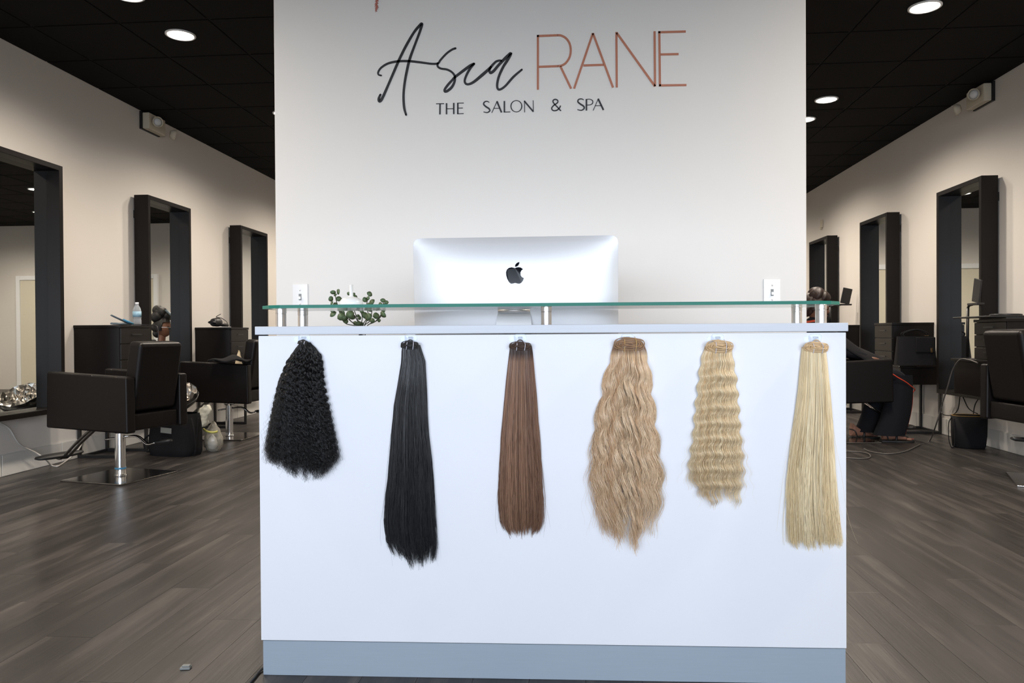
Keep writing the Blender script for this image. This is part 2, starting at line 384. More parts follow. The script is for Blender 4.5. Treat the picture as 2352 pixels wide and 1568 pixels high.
# sign wall behind the desk
PX0, PX1, PY = -1.300, .968, 3.2
struct(MB().box(PX0, PX1, PY, PY + .14, 0, ZC).build('wall_centre', 'panel', bevel=.002, seg=1))

# ceiling downlights
cl = thing('recessed_downlight', '', 'ceiling light', (0, 0, ZC), 0, 'recessed ceiling downlights')
MB().lathe([(.098, .0), (.098, -.006), (.088, -.010), (.082, -.004), (.082, 0)], n=36).build('trim_ring', 'white', cl)
MB().lathe([(.082, -.003), (.0, -.0035)], n=36).build('diffuser', 'lamp', cl)
lab = {0: 'lit recessed downlight over the left aisle, cut by the top edge of the photo', 1: 'lit round recessed downlight over the left salon chair, whole in the upper left',
       2: 'lit downlight over the left aisle just behind the sign wall edge', 3: 'lit downlight over the left aisle, hidden behind the sign wall, level with the second chair',
       4: 'lit downlight over the far left aisle, nearer of the pair past the farthest mirror', 5: 'lit downlight over the far left aisle, farther of the pair past the farthest mirror',
       6: 'lit downlight over the right aisle just above the top edge of the photo', 7: 'largest lit round downlight at the top right corner of the ceiling',
       8: 'lit round downlight over the right aisle, middle of the three on the right', 9: 'small lit downlight half hidden by the right edge of the sign wall',
       10: 'lit downlight over the far right aisle, level with the farthest mirror', 11: 'lit downlight over the far right aisle, just past the farthest mirror',
       12: 'lit downlight behind the sign wall, reflected in the mirror at the left edge', 13: 'lit downlight deep in the room, reflected near the top of the nearest right mirror',
       14: 'lit downlight near the back wall, left of the room centre', 15: 'lit downlight over the left wall beside the reception desk, outside the photo',
       16: 'lit downlight over the left wall nearest the shop window, outside the photo', 17: 'lit downlight over the right wall beside the reception desk, outside the photo',
       18: 'lit downlight over the right wall nearest the shop window, outside the photo', 19: 'added downlight in the far left corner, brightening the back wall', 20: 'added downlight in the far right corner, brightening the back wall'}
for i, (x, y) in enumerate(LIGHTS):
    l = lab.get(i, 'lit recessed downlight in the black ceiling, out of direct view')
    if i == 0: cl.location = (x, y, ZC); cl['label'] = l
    else: dup(cl, (x, y, ZC), 0, l)
    sp = bpy.data.lights.new('downlight_beam', 'SPOT'); sp.energy = CAN_POWER * (1.15 if y < 3 else 1); sp.color = CAN_COL; sp.spot_size = math.radians(160); sp.spot_blend = .8; sp.shadow_soft_size = .08
    so = bpy.data.objects.new('downlight_beam', sp); so.location = (x, y, ZC - .03); COL.objects.link(so)

# ------------------------------------------------------------------ RECEPTION DESK
DA = np.array([-.869, 2.028, 0.]); DANG = math.atan2(.052, 1.599)
DX = np.array([math.cos(DANG), math.sin(DANG), 0]); DN = np.array([-DX[1], DX[0], 0])
def onD(x, y, off=0.):
    r = ray(x, y); o = DA + DN * off; t = ((o - CP) @ DN) / (r @ DN); p = CP + r * t
    return float((p - DA) @ DX), float(p[2])
def dw(s, off, z=0): p = DA + DX * s + DN * off; return (p[0], p[1], z)
desk = thing('reception_desk', 'white reception desk with silver counter, grey kick board and glass transaction shelf', 'desk', tuple(DA), DANG)
MB().box(-.007, 1.602, 0, .018, .098, .951).build('front_panel', 'desk', desk, bevel=.0015)
MB().box(-.002, 1.600, .001, .018, 0, .0965).build('kick_board', 'kick', desk, bevel=.001, seg=1)
MB().box(-.016, 1.607, -.003, .28, .954, .977).build('counter_top', 'counter', desk, bevel=.0015)
for a in (-.005, 1.582): MB().box(a, a + .018, .0185, .72, 0, .95).build('side_panel', 'desk', desk, bevel=.001, seg=1)
MB().box(.014, 1.581, .019, .78, .715, .745).build('work_surface', 'inner', desk, bevel=.002)
# glass shelf
out = [(-.016, .055), (.02, .012), (.055, -.004), (1.530, -.004), (1.567, .012), (1.606, .055), (1.606, .235), (1.57, .255), (.02, .255), (-.016, .235)]
g = MB(); n = len(out); z0, z1 = 1.0275, 1.0365
vs = [(a, b, z0) for a, b in out] + [(a, b, z1) for a, b in out]
g.add(vs, [list(range(n)), list(range(2 * n - 1, n - 1, -1))], 0); g.add(vs, [[i, i + n, (i + 1) % n + n, (i + 1) % n] for i in range(n)], 1)
g.build('glass_shelf', ['glassface', 'glassedge'], desk)
for (a, b) in ((.045, .035), (.797, .035), (1.548, .035), (.055, .195), (1.535, .195)):
    MB().lathe([(.0148, .977), (.0148, .9775), (.0148, 1.0118), (.0148, 1.0125), (.0143, 1.0127), (.0143, 1.0130), (.0143, 1.0140), (.0143, 1.0142), (.0152, 1.0145), (.0152, 1.0150), (.0152, 1.0270), (.0152, 1.0275)], (a, b, 0), 28).build('glass_standoff', 'brushed', desk)

# ------------------------------------------------------------------ MONITOR (all-in-one computer)
mon = thing('desktop_computer', 'silver all-in-one computer seen from behind, standing on the reception desk', 'computer', (-.184, 2.42, .746), 0)
W2, ZB, ZT = .3275, .095, .517
def back(u, v):
    x = -1 + 2 * u; z = -1 + 2 * v
    # rounded rectangle plan, bulging back
    r = .022; px_, pz_ = x * W2, z * (ZT - ZB) / 2
    hx, hz = W2 - r, (ZT - ZB) / 2 - r
    if abs(px_) > hx and abs(pz_) > hz:
        dx, dz = abs(px_) - hx, abs(pz_) - hz; mx = max(dx, dz); l = math.hypot(dx, dz)
        if l > 1e-9: k = mx / l; px_ = math.copysign(hx + dx * k, px_); pz_ = math.copysign(hz + dz * k, pz_)
    bul = ((1 - abs(x) ** 2.6) ** .75) * ((1 - abs(z) ** 2.4) ** .7)
    return (px_, -.004 - .046 * bul, (ZB + ZT) / 2 + pz_)
g = MB(); g.grid(back, 49, 37)
g.grid(lambda u, v: tuple(np.array(back(u, v)) * np.array([1, 0, 1]) + np.array([0, .004, 0])), 49, 37)
bo = g.build('housing', 'alu', mon); bo.rotation_euler = (math.radians(4), 0, 0)
nb = MB()
rim = [back(u, 0) for u in np.linspace(0, 1, 49)] + [back(1, v) for v in np.linspace(0, 1, 37)][1:] + [back(u, 1) for u in np.linspace(1, 0, 49)][1:] + [back(0, v) for v in np.linspace(1, 0, 37)][1:-1]
k = len(rim); nb.add([(p[0], -.0045, p[2]) for p in rim] + [(p[0], .0045, p[2]) for p in rim], [[i, (i + 1) % k, (i + 1) % k + k, i + k] for i in range(k)])
e_ = nb.build('edge_band', 'alu', mon); e_.rotation_euler = (math.radians(4), 0, 0)
# stand: foot and bent neck
nk = MB(); prof = [(-.076, .275), (-.080, .262), (-.086, .235), (-.105, .12), (-.115, .03), (-.118, .006)]
for i in range(len(prof) - 1):
    (y0, a), (y1, b) = prof[i], prof[i + 1]; w0, w1 = .050 + .014 * i / 5, .050 + .014 * (i + 1) / 5
    nk.add([(-w0, y0, a), (w0, y0, a), (w1, y1, b), (-w1, y1, b), (-w0, y0 + .006, a), (w0, y0 + .006, a), (w1, y1 + .006, b), (-w1, y1 + .006, b)],
           [(0, 1, 2, 3), (7, 6, 5, 4), (0, 4, 5, 1), (2, 6, 7, 3), (1, 5, 6, 2), (0, 3, 7, 4)])
nk.build('stand_neck', 'alu', mon)
MB().box(-.066, .066, -.12, .08, 0, .006).build('stand_foot', 'alu', mon, bevel=.002)
hg = MB().tube([(-.05, -.074, .280), (.05, -.074, .280)], .0065, 14).build('hinge', 'brushed', mon)
def L4(x, y):   # emblem outline coordinates -> local monitor plane
    p = onY(940 + x * .21259, 530 + y * .21259, 2.342); return (p[0] + .184, p[2] - .746)
body = [(1140, 387), (1155, 380), (1180, 376), (1205, 381), (1228, 398), (1210, 413), (1200, 435), (1202, 462), (1215, 482), (1237, 495), (1228, 522), (1210, 545), (1190, 556), (1170, 554), (1143, 547), (1118, 554), (1098, 556), (1078, 540), (1058, 505), (1046, 465), (1044, 430), (1054, 402), (1075, 384), (1105, 378), (1125, 382)]
leaf = [(1142, 373), (1143, 352), (1157, 334), (1174, 324), (1188, 320), (1186, 341), (1174, 360), (1158, 370)]
def surf(x, z):
    a_ = min(.99, abs(x) / W2); b_ = min(.99, abs(z - (ZB + ZT) / 2) / ((ZT - ZB) / 2)); return -.004 - .046 * ((1 - a_ ** 2.6) ** .75) * ((1 - b_ ** 2.4) ** .7)
g = MB()
for poly in (body, leaf):
    P = [L4(*p) for p in poly]; k = len(P); cx_, cz_ = sum(p[0] for p in P) / k, sum(p[1] for p in P) / k
    vs = [(x, surf(x, z) - .0022, z) for x, z in P] + [(x, surf(x, z) + .001, z) for x, z in P]
    g.add(vs, [list(range(k))] + [[i, i + k, (i + 1) % k + k, (i + 1) % k] for i in range(k)])
g.build('emblem', 'blackgloss', bo)

# ------------------------------------------------------------------ VASE on the glass
p = dw(.225, .17, 1.0368); p0 = onD(807, 700, .17); p = dw(p0[0], .17, 1.0368)
vz = MB().lathe([(.0, 0), (.030, .0), (.0345, .006), (.035, .014), (.030, .022), (.018, .028), (.008, .030), (.0055, .033), (.0055, .066), (.0045, .066), (.0045, .030)], n=36).build('squat_bottle', 'ceramic')
vz.location = p; tag(vz, 'white squat bottle with a thin tall neck standing on the glass shelf', 'bottle')

# ------------------------------------------------------------------ PLANT
YP = 2.56
c0 = onY(828, 760, YP)
pl = thing('potted_plant', 'small potted plant with round green leaves behind the glass shelf', 'plant', (c0[0], YP, .745))
MB().lathe([(.0, 0), (.045, 0), (.058, .17), (.062, .175), (.062, .19), (.056, .19), (.054, .172)], n=28).build('pot', 'ceramic', pl)
MB().lathe([(.0, .180), (.03, .179), (.0545, .174)], n=20).build('soil', 'soil', pl)
leaves = [(765, 671, 7, 1), (777, 670, 8, 0), (770, 677, 5, 2), (760, 686, 8, 0), (778, 686, 8, 3), (762, 697, 7, 1), (770, 700, 7, 0), (801, 674, 5, 2), (812, 676, 5, 1), (815, 683, 7, 2),
          (849, 675, 8, 1), (845, 685, 6, 2), (838, 688, 7, 0), (854, 694, 10, 0), (848, 700, 7, 1), (873, 700, 8, 2), (880, 690, 7, 1), (888, 694, 6, 0), (883, 699, 5, 2), (764, 714, 7, 0), (765, 721, 9, 0), (786, 717, 7, 1),
          (779, 708, 8, 0), (791, 708, 7, 2), (784, 727, 11, 0), (791, 731, 9, 0), (804, 712, 9, 0), (804, 722, 11, 1), (810, 728, 9, 0), (795, 738, 6, 2), (824, 710, 6, 2), (822, 725, 5, 2), (826, 730, 6, 2), (831, 715, 6, 1),
          (838, 724, 10, 0), (846, 728, 12, 0), (852, 710, 8, 0), (864, 707, 8, 0), (864, 725, 9, 0), (880, 711, 8, 0), (880, 722, 9, 0), (855, 736, 7, 3), (871, 736, 5, 3), (845, 709, 7, 1), (823, 743, 8, 2), (830, 745, 7, 2), (816, 742, 7, 2)]
lm = MB(); K = 10; vv = []; ff = []
for j in range(K): a = 2 * math.pi * j / K; vv.append((math.cos(a) * (1 if abs(math.cos(a)) < .9 else 1.12), .10 * math.cos(2 * a), math.sin(a)))
lm.add([(0, .15, 0)] + vv + [(0, -.0 + .10, 0)], [[0, 1 + j, 1 + (j + 1) % K] for j in range(K)] + [[K + 1, 1 + (j + 1) % K, 1 + j] for j in range(K)], 0, True)
lf = None
stems = MB()
def pl_loc(x, y, dy=0.): q = onY(x, y, YP + dy); return (q[0] - c0[0], dy, q[2] - .745)
for i, (x, y, r, kk) in enumerate(leaves):
    dy = rnd.uniform(-.035, .035); q = pl_loc(x, y, dy); R = r * YP / F * .95
    if lf is None: lf = lm.build('leaf', 'leaf', pl); o = lf
    else: o = lf.copy(); COL.objects.link(o)
    o.location = q; o.scale = (R * rnd.uniform(.8, 1), R * .8, R * rnd.uniform(.75, 1.0)); o.rotation_euler = (rnd.uniform(-.5, .5), rnd.uniform(-.9, .9), rnd.uniform(-.7, .7))
    if kk >= 2 and i: o.data = o.data if kk != 2 else o.data
for path in ([(823, 752), (806, 738), (786, 718), (776, 708)], [(825, 752), (804, 735), (804, 712)], [(822, 752), (790, 740), (775, 700), (770, 677)], [(828, 752), (818, 725), (806, 690)], [(836, 750), (846, 728), (842, 700), (847, 680)], [(842, 750), (862, 738), (878, 716), (868, 705)],
             [(836, 750), (850, 735), (856, 700)], [(842, 750), (866, 736), (880, 718), (886, 696)], [(826, 750), (820, 735), (812, 722)], [(832, 750), (838, 738), (846, 728)], [(828, 752), (832, 730), (828, 712)]):
    P = [(0 + (i * 0), 0, 0) for i in range(0)]
    P = [pl_loc(x, y, rnd.uniform(-.015, .015)) for x, y in path]; P = [(P[0][0] * .6, P[0][1], .178)] + P
    stems.tube(catmull(P, 5), [.0016] * (5 * (len(P) - 1) + 1), 5)
stems.build('stems', 'stem', pl)

# ------------------------------------------------------------------ LIGHT SWITCHES on the sign wall
sw = thing('light_switch', 'toggle light switch on the sign wall, above the left end of the glass shelf', 'light switch', (onY(690, 682, PY)[0], PY, onY(690, 682, PY)[2]), 0)
MB().box(-.035, .035, -.004, 0, -.057, .057).build('wall_plate', 'plate_white', sw, bevel=.003)
MB().box(-.006, .006, -.0048, -.0042, -.014, .014).build('switch_slot', 'tape', sw)
MB().box(-.0045, .0045, -.012, -.0042, -.010, .002).build('toggle', 'white', sw, bevel=.001)
for zz in (-.030, .030): MB().lathe([(.0, -.0052), (.003, -.005), (.0035, -.0042)], (0, 0, zz), 10, axis='y').build('screw', 'brushed', sw)
q = onY(1773, 671.7, PY); dup(sw, (q[0], PY, q[2]), 0, 'toggle light switch on the sign wall, above the right end of the glass shelf')

# ------------------------------------------------------------------ SIGN LETTERING
SY = PY - .0005
sg = thing('wall_lettering', 'black script and rose copper capital lettering with a smaller black line below', 'sign', (-.2, PY, 2.2))
def c1(x, y): q = onY(840 + x * .178571, y * .178571, PY); return (q[0] + .2, q[2] - 2.2)
def c2(x, y): q = onY(1200 + x * .178571, 40 + y * .178571, PY); return (q[0] + .2, q[2] - 2.2)
UPP = 3.2 / F * .178571 * 1.0
def stroke(mb, pts, wd, cf, curve=True, cap=True):
    P = [Vector((*cf(x, y), 0)) for x, y in pts]
    ws = wd if hasattr(wd, '__len__') else [wd] * len(pts)
    if curve and len(P) > 2:
        Q = catmull(P, 7); W_ = []
        for i in range(len(P) - 1): W_ += [ws[i] + (ws[i + 1] - ws[i]) * j / 7 for j in range(7)]
        W_.append(ws[-1])
    else: Q, W_ = P, list(ws)
    k = len(Q); vs = []
    for i, p in enumerate(Q):
        a = Q[max(0, i - 1)]; b = Q[min(k - 1, i + 1)]; t = (b - a).normalized(); nn = Vector((-t.y, t.x, 0)) * W_[i] * UPP / 2
        for s_, yy in ((1, -.0025), (-1, -.0025), (-1, 0), (1, 0)):
            r = p + nn * s_; vs.append((r.x, yy, r.y))
    fs = [[3, 2, 1, 0], [4 * (k - 1) + j for j in range(4)]]
    for i in range(k - 1):
        for j in range(4): fs.append([4 * i + j, 4 * i + (j + 1) % 4, 4 * i + 4 + (j + 1) % 4, 4 * i + 4 + j])
    mb.add(vs, fs)
    if cap:
        for i in (0, k - 1):
            R_ = W_[i] * UPP / 2; mb.prism([(Q[i].x + R_ * math.cos(a), Q[i].y + R_ * math.sin(a)) for a in [math.pi * j / 6 for j in range(12)]], -.0025, 0)
g = MB()
stroke(g, [(190, 1218), (170, 1268), (180, 1300), (215, 1262), (290, 1095), (400, 840), (440, 750), (520, 590), (620, 420), (690, 335), (722, 312), (700, 400), (640, 560), (570, 750), (535, 890), (503, 1060), (487, 1225), (495, 1380), (520, 1478)],
       [26, 34, 44, 36, 32, 34, 34, 34, 32, 36, 40, 32, 30, 34, 34, 32, 30, 32, 26], c1)
stroke(g, [(200, 972), (167, 962), (162, 928), (200, 872), (290, 817), (420, 790), (560, 788), (700, 803), (850, 822), (930, 815), (965, 770), (1040, 690), (1110, 640), (1155, 623)], [20, 22, 24, 26, 28, 30, 30, 28, 26, 26, 26, 26, 26, 26], c1)
stroke(g, [(930, 815), (925, 852), (965, 882), (1050, 897), (1115, 935), (1148, 990), (1140, 1060), (1105, 1125), (1055, 1168), (1020, 1178), (1018, 1150), (1060, 1090), (1110, 1035), (1150, 992), (1250, 915), (1340, 850), (1393, 822)], [26, 26, 26, 26, 26, 28, 30, 34, 34, 30, 30, 32, 30, 32, 36, 38, 30], c1)
stroke(g, [(1393, 822), (1345, 880), (1300, 960), (1275, 1030), (1283, 1072), (1320, 1085), (1390, 1055), (1500, 965), (1590, 885), (1640, 828), (1680, 792), (1725, 780), (1745, 785)], [30, 32, 30, 28, 28, 28, 34, 40, 36, 30, 28, 26, 24], c1)
stroke(g, [(1610, 865), (1592, 905), (1605, 938), (1645, 915), (1700, 850), (1760, 785), (1820, 728), (1868, 688), (1830, 765), (1770, 860), (1715, 980), (1692, 1080), (1697, 1138), (1728, 1152), (1795, 1108), (1900, 990), (2008, 897)], [28, 30, 34, 36, 34, 36, 42, 36, 36, 34, 32, 30, 28, 28, 28, 30, 24], c1)
g.build('script_word', 'ink', sg, label='black handwritten script word')
def letter(strokes, cf, m_, lab_):
    g = MB()
    for s_ in strokes: stroke(g, s_[0], s_[1], cf, curve=(len(s_) > 2), cap=False)
    g.build('letter', m_, sg)
w_ = 27
letter([([(199, 228), (199, 930)], w_), ([(185, 242), (455, 231)], w_), ([(450, 231), (500, 236), (560, 270), (605, 335), (621, 420), (607, 510), (560, 585), (505, 620), (455, 628)], w_, 1), ([(460, 628), (210, 637)], w_), ([(488, 630), (626, 917)], w_)], c2, 'rose', 'R')
letter([([(906, 205), (664, 917)], w_), ([(906, 205), (1165, 903)], w_), ([(785, 619), (1045, 611)], w_)], c2, 'rose', 'A')
letter([([(1213, 902), (1208, 190)], w_), ([(1212, 200), (1705, 888)], w_), ([(1705, 888), (1699, 180)], w_)], c2, 'rose', 'N')
letter([([(1768, 887), (1760, 181)], w_), ([(1745, 193), (2100, 183)], w_), ([(1775, 478), (2008, 473)], w_), ([(1757, 876), (2109, 871)], w_)], c2, 'rose', 'E')
letter([([(905, 1336), (1008, 1334)], 10), ([(957, 1336), (955, 1472)], 19)], c1, 'ink', 'T')
letter([([(1040, 1328), (1040, 1470)], 19), ([(1133, 1325), (1133, 1468)], 19), ([(1040, 1400), (1133, 1398)], 9)], c1, 'ink', 'H')
letter([([(1185, 1324), (1185, 1468)], 19), ([(1178, 1328), (1262, 1326)], 9), ([(1185, 1392), (1250, 1390)], 9), ([(1178, 1464), (1260, 1461)], 9)], c1, 'ink', 'E')
letter([([(1590, 1318), (1562, 1304), (1528, 1313), (1518, 1342), (1548, 1373), (1585, 1398), (1596, 1425), (1565, 1448), (1515, 1440)], [8, 12, 15, 18, 20, 20, 17, 13, 9], 1)], c1, 'ink', 'S')
letter([([(1622, 1452), (1690, 1303)], 8), ([(1688, 1303), (1747, 1447)], 21), ([(1645, 1395), (1722, 1394)], 8)], c1, 'ink', 'A')
letter([([(1784, 1300), (1784, 1447)], 19), ([(1776, 1443), (1860, 1440)], 9)], c1, 'ink', 'L')
letter([([(1938 + 70 * math.cos(a), 1367 + 73 * math.sin(a)) for a in [2 * math.pi * j / 16 for j in range(17)]], [14, 13, 11, 9, 9, 9, 11, 13, 14, 13, 11, 9, 9, 9, 11, 13, 14], 1)], c1, 'ink', 'O')
letter([([(2045, 1445), (2043, 1295)], 9), ([(2040, 1300), (2155, 1436)], 19), ([(2156, 1440), (2153, 1292)], 9)], c1, 'ink', 'N')
letter([([(495, 1203), (450, 1155), (400, 1100), (394, 1070), (422, 1055), (452, 1068), (450, 1098), (400, 1135), (376, 1170), (395, 1198), (438, 1196), (475, 1168), (490, 1135)], 15, 1)], c2, 'ink', '&')
letter([([(788, 1062), (760, 1049), (722, 1057), (714, 1087), (745, 1115), (785, 1142), (793, 1172), (758, 1195), (706, 1186)], [8, 12, 15, 18, 20, 20, 17, 13, 9], 1)], c2, 'ink', 'S')
letter([([(823, 1198), (823, 1053)], 20), ([(815, 1056), (870, 1054), (903, 1075), (900, 1108), (870, 1125), (825, 1128)], [8, 8, 12, 12, 9, 8], 1)], c2, 'ink', 'P')
letter([([(910, 1197), (975, 1047)], 8), ([(973, 1047), (1042, 1192)], 21), ([(933, 1137), (1012, 1136)], 8)], c2, 'ink', 'A')
# pressed plume decal above
g = MB(); top = onY(870, -60, PY); tip = onY(865, 25, PY)
for i in range(46):
    t = i / 45; px = 868 - 3 * t + rnd.uniform(-1, 1); py = -60 + 84 * t; wid = (9 + rnd.uniform(-3, 3)) * (1 - t * .75)
    for sg_ in (-1, 1):
        a = onY(px, py, PY); b = onY(px + sg_ * wid, py + rnd.uniform(-1, 5), PY)
        g.tube([(a[0], -.001, a[2]), (b[0], -.001, b[2])], [.0022, .0006], 4)
g.tube([(top[0], -.001, top[2]), (tip[0], -.001, tip[2])], [.003, .001], 5)
o = g.build('hanging_plume', 'feather'); o.location = (0, PY - .002, 0); tag(o, 'dusty red feathery plume tip on the sign wall at the top edge of the photo', 'decoration')

# ------------------------------------------------------------------ HAIR EXTENSIONS with clear hooks
def interp(tab, y):
    ys = [a for a, b in tab]; xs = [b for a, b in tab]; return np.interp(y, ys, xs)
def hair(name, label, Lt, Rt, ytop, ybot, n, K, mt, wave=(0, 0, 0, 0), rad=.0007, dep=.022, ends=.06, stray=.03, curl=0., clump=12, band='tan', elast='elastic', topw=None, seed=1, hookx=None, bottom=None, lock=.35):
    R_ = np.random.RandomState(seed)
    zt = onD(1000, ytop, -.02)[1]
    cxp = hookx
    hs, hz = onD(hookx, 776, 0)
    hook = thing('adhesive_hook', 'clear plastic adhesive hook on the desk front holding the ' + label[0], 'hook', dw(hs, 0, hz), DANG, 'clear hooks along the desk front')
    def rr(w, h, r, cx_=0, cz_=0, k=5): return [(cx_ + sx * (w / 2 - r) + r * math.cos(a), cz_ + sz * (h / 2 - r) + r * math.sin(a)) for sx, sz, a0 in ((1, 1, 0), (-1, 1, .5), (-1, -1, 1), (1, -1, 1.5)) for a in [math.pi * (a0 + .5 * j / k) for j in range(k + 1)]]
    MB().prism(rr(.034, .022, .008), -.0022, -.0002).build('hook_plate', 'clear', hook, bevel=.0006, seg=1)
    MB().prism(rr(.020, .017, .0084, -.020, -.003), -.0012, -.0002).build('pull_tab', 'clear', hook)
    MB().box(-.006, .006, -.009, -.0022, .000, .0035).box(-.006, .006, -.009, -.0065, -.012, .0).box(-.006, .006, -.013, -.0065, -.0145, -.012).box(-.006, .006, -.013, -.011, -.012, -.006).build('hook_arm', 'clear', hook, bevel=.0008, seg=1)
    root = thing(name, label[1], 'hair extension', dw(hs, 0, hz), DANG, 'hair extensions hung on the desk front')
    # strands -------------------------------------------------
    t = np.linspace(0, 1, K)[None, :]
    u = R_.uniform(-1, 1, (n, 1)); u = np.sign(u) * np.abs(u) ** .9
    lay = R_.uniform(0, 1, (n, 1)) ** .6
    if bottom is None: yb = ybot
    else: yb = interp(bottom, u[:, 0])[:, None]
    leng = 1 - R_.uniform(0, ends, (n, 1)) * R_.uniform(0, 1, (n, 1)) - .03 * R_.uniform(0, 1, (n, 1))
    short = R_.uniform(0, 1, (n, 1)) < .12; leng = np.where(short, R_.uniform(.75, .97, (n, 1)), leng)
    Y = ytop + (yb - ytop) * t * leng
    xl = interp(Lt, Y); xr = interp(Rt, Y)
    cu = np.random.RandomState(seed + 9).uniform(0, 1, 80)[np.round((u + 1) * 13).astype(int)]; leng = leng - ends * .8 * cu
    Y = ytop + (yb - ytop) * t * leng
    xl = interp(Lt, Y); xr = interp(Rt, Y)
    nc = clump * 1.4; uc = (np.round(u * nc + .35 * np.sin(lay * 40)) + 0.) / nc; uf = u + (uc - u) * lock * np.minimum(1, t * 1.3)
    fan = 1 + stray * R_.normal(0, 1, (n, 1)) * t ** 3
    X = (xl + xr) / 2 + (xr - xl) / 2 * uf * fan
    pix = 2.11 / F
    s_ = np.empty_like(X); z_ = np.empty_like(X)
    o3 = DA + DN * -.02; kk = (o3 - CP) @ DN
    rx = fw[0] + RV[0] * (X - 1176) / F - UV[0] * (Y - 784) / F; ry = fw[1] + RV[1] * (X - 1176) / F - UV[1] * (Y - 784) / F; rz_ = fw[2] + RV[2] * (X - 1176) / F - UV[2] * (Y - 784) / F
    tt = kk / (rx * DN[0] + ry * DN[1]); s_ = (CP[0] + rx * tt - DA[0]) * DX[0] + (CP[1] + ry * tt - DA[1]) * DX[1]; z_ = CP[2] + rz_ * tt
    prof = np.clip(1 - u * u, 0.02, 1) ** .5
    d = .003 + dep * prof * (.15 + .85 * lay) * (.75 + .25 * np.minimum(1, t * 6))
    A, lam, ad, ph0 = wave
    cl_ = np.round((u * clump) + R_.uniform(-.5, .5, (n, 1)))
    cr_ = np.random.RandomState(seed + 5); tabp = cr_.uniform(0, 2 * np.pi, 400); tabl = cr_.uniform(.88, 1.12, 400)
    pr = tabp[(cl_ + 100).astype(int)]; plm = tabl[(cl_ + 100).astype(int)]
    zz = zt - z_
    if A or ad:
        coh, spread = ph0
        ph = 2 * np.pi * zz / (lam * (1 + (plm - 1) * spread * .5)) + coh * (2.6 * np.sin(2.3 * u + 1) + 1.2 * np.sin(5.1 * u + 3 * lay) + pr * .18) + R_.uniform(-.18, .18, (n, 1))
        env = np.minimum(1, np.maximum(0, zz - .01) * 14)
        s_ = s_ + A * env * np.sin(ph) * R_.uniform(.85, 1.15, (n, 1)); d = d + ad * env * (1 + np.cos(ph)) * .5 * (.4 + .6 * prof)
    if curl:
        cid = (np.round(u * nc + .35 * np.sin(lay * 40)) + 40).astype(int)
        l2 = .021 * (tabl[cid] - .0) ** 1.6 * R_.uniform(.97, 1.03, (n, 1)); p2 = tabp[cid] + R_.uniform(-.5, .5, (n, 1)); cr2 = curl * (.6 + .8 * tabl[(cid * 7) % 400] - .4) * R_.uniform(.75, 1.25, (n, 1)) * np.minimum(1, zz * 9)
        ph = 2 * np.pi * zz / l2 + p2
        s_ = s_ + cr2 * np.sin(ph); d = d + cr2 * np.cos(ph) + cr2; z_ = z_ + .35 * cr2 * np.sin(2 * ph)
    s_ = s_ + .0022 * np.sin(zz * 25 + R_.uniform(0, 6.28, (n, 1))) * t * R_.normal(0, 1, (n, 1))
    # fly-aways
    fly = R_.uniform(0, 1, (n, 1)) < (.09 if (A or curl) else .035)
    s_ = s_ + np.where(fly, R_.normal(0, .022, (n, 1)) * t ** 2.2, 0); d = d + np.where(fly, R_.uniform(0, .01, (n, 1)) * t, 0)
    d = np.maximum(d, .0015)
    s_ = s_ - hs; z_ = z_ - hz; off = -d
    r = rad * R_.uniform(.6, 1.25, (n, 1)) * (1 - .65 * t ** 5) * np.where(fly, .4, 1)
    V = np.empty((n, K, 3, 3)); ro = R_.uniform(0, 6.28, (n, 1))
    for j in range(3):
        an = ro + 2 * np.pi * j / 3
        V[:, :, j, 0] = s_ + r * np.cos(an); V[:, :, j, 1] = off + r * np.sin(an); V[:, :, j, 2] = z_
    V[:, :, :, 1] = np.minimum(V[:, :, :, 1], -.0006)
    idx = np.arange(n * K * 3).reshape(n, K, 3)
    Q = np.stack([np.stack([idx[:, :-1, j], idx[:, :-1, (j + 1) % 3], idx[:, 1:, (j + 1) % 3], idx[:, 1:, j]], -1) for j in range(3)], 2).reshape(-1, 4)
    me = bpy.data.meshes.new('hair_strands'); me.vertices.add(n * K * 3); me.vertices.foreach_set('co', V.reshape(-1))
    me.loops.add(Q.size); me.loops.foreach_set('vertex_index', Q.reshape(-1).astype(np.int32)); me.polygons.add(len(Q))
    me.polygons.foreach_set('loop_start', np.arange(0, Q.size, 4, dtype=np.int32)); me.polygons.foreach_set('loop_total', np.full(len(Q), 4, dtype=np.int32))
    me.update(); me.polygons.foreach_set('use_smooth', [True] * len(Q)); me.materials.append(mt)
    tone = np.clip(.5 * R_.uniform(0, 1, (n, 1)) + .5 * (tabp[(np.round(u * 9) + 60).astype(int)] / 6.28) + 0 * t, 0, 1)
    a1 = me.attributes.new('tone', 'FLOAT', 'POINT'); a1.data.foreach_set('value', np.repeat(tone[:, :, None], 3, 2).reshape(-1).astype(np.float32))
    a2 = me.attributes.new('along', 'FLOAT', 'POINT'); a2.data.foreach_set('value', np.repeat(zz[:, :, None], 3, 2).reshape(-1).astype(np.float32))
    o = bpy.data.objects.new('hair_strands', me); COL.objects.link(o); o.parent = root; o['kind'] = 'stuff'
    # weft roll on top -----------------------------------------
    xl0, xr0 = float(interp(Lt, ytop)), float(interp(Rt, ytop))
    ca, za = onD((xl0 + xr0) / 2, ytop, -.015); ca -= hs; za -= hz; wv = (xr0 - xl0) * pix / 2 + .001
    g = MB(); hh = topw
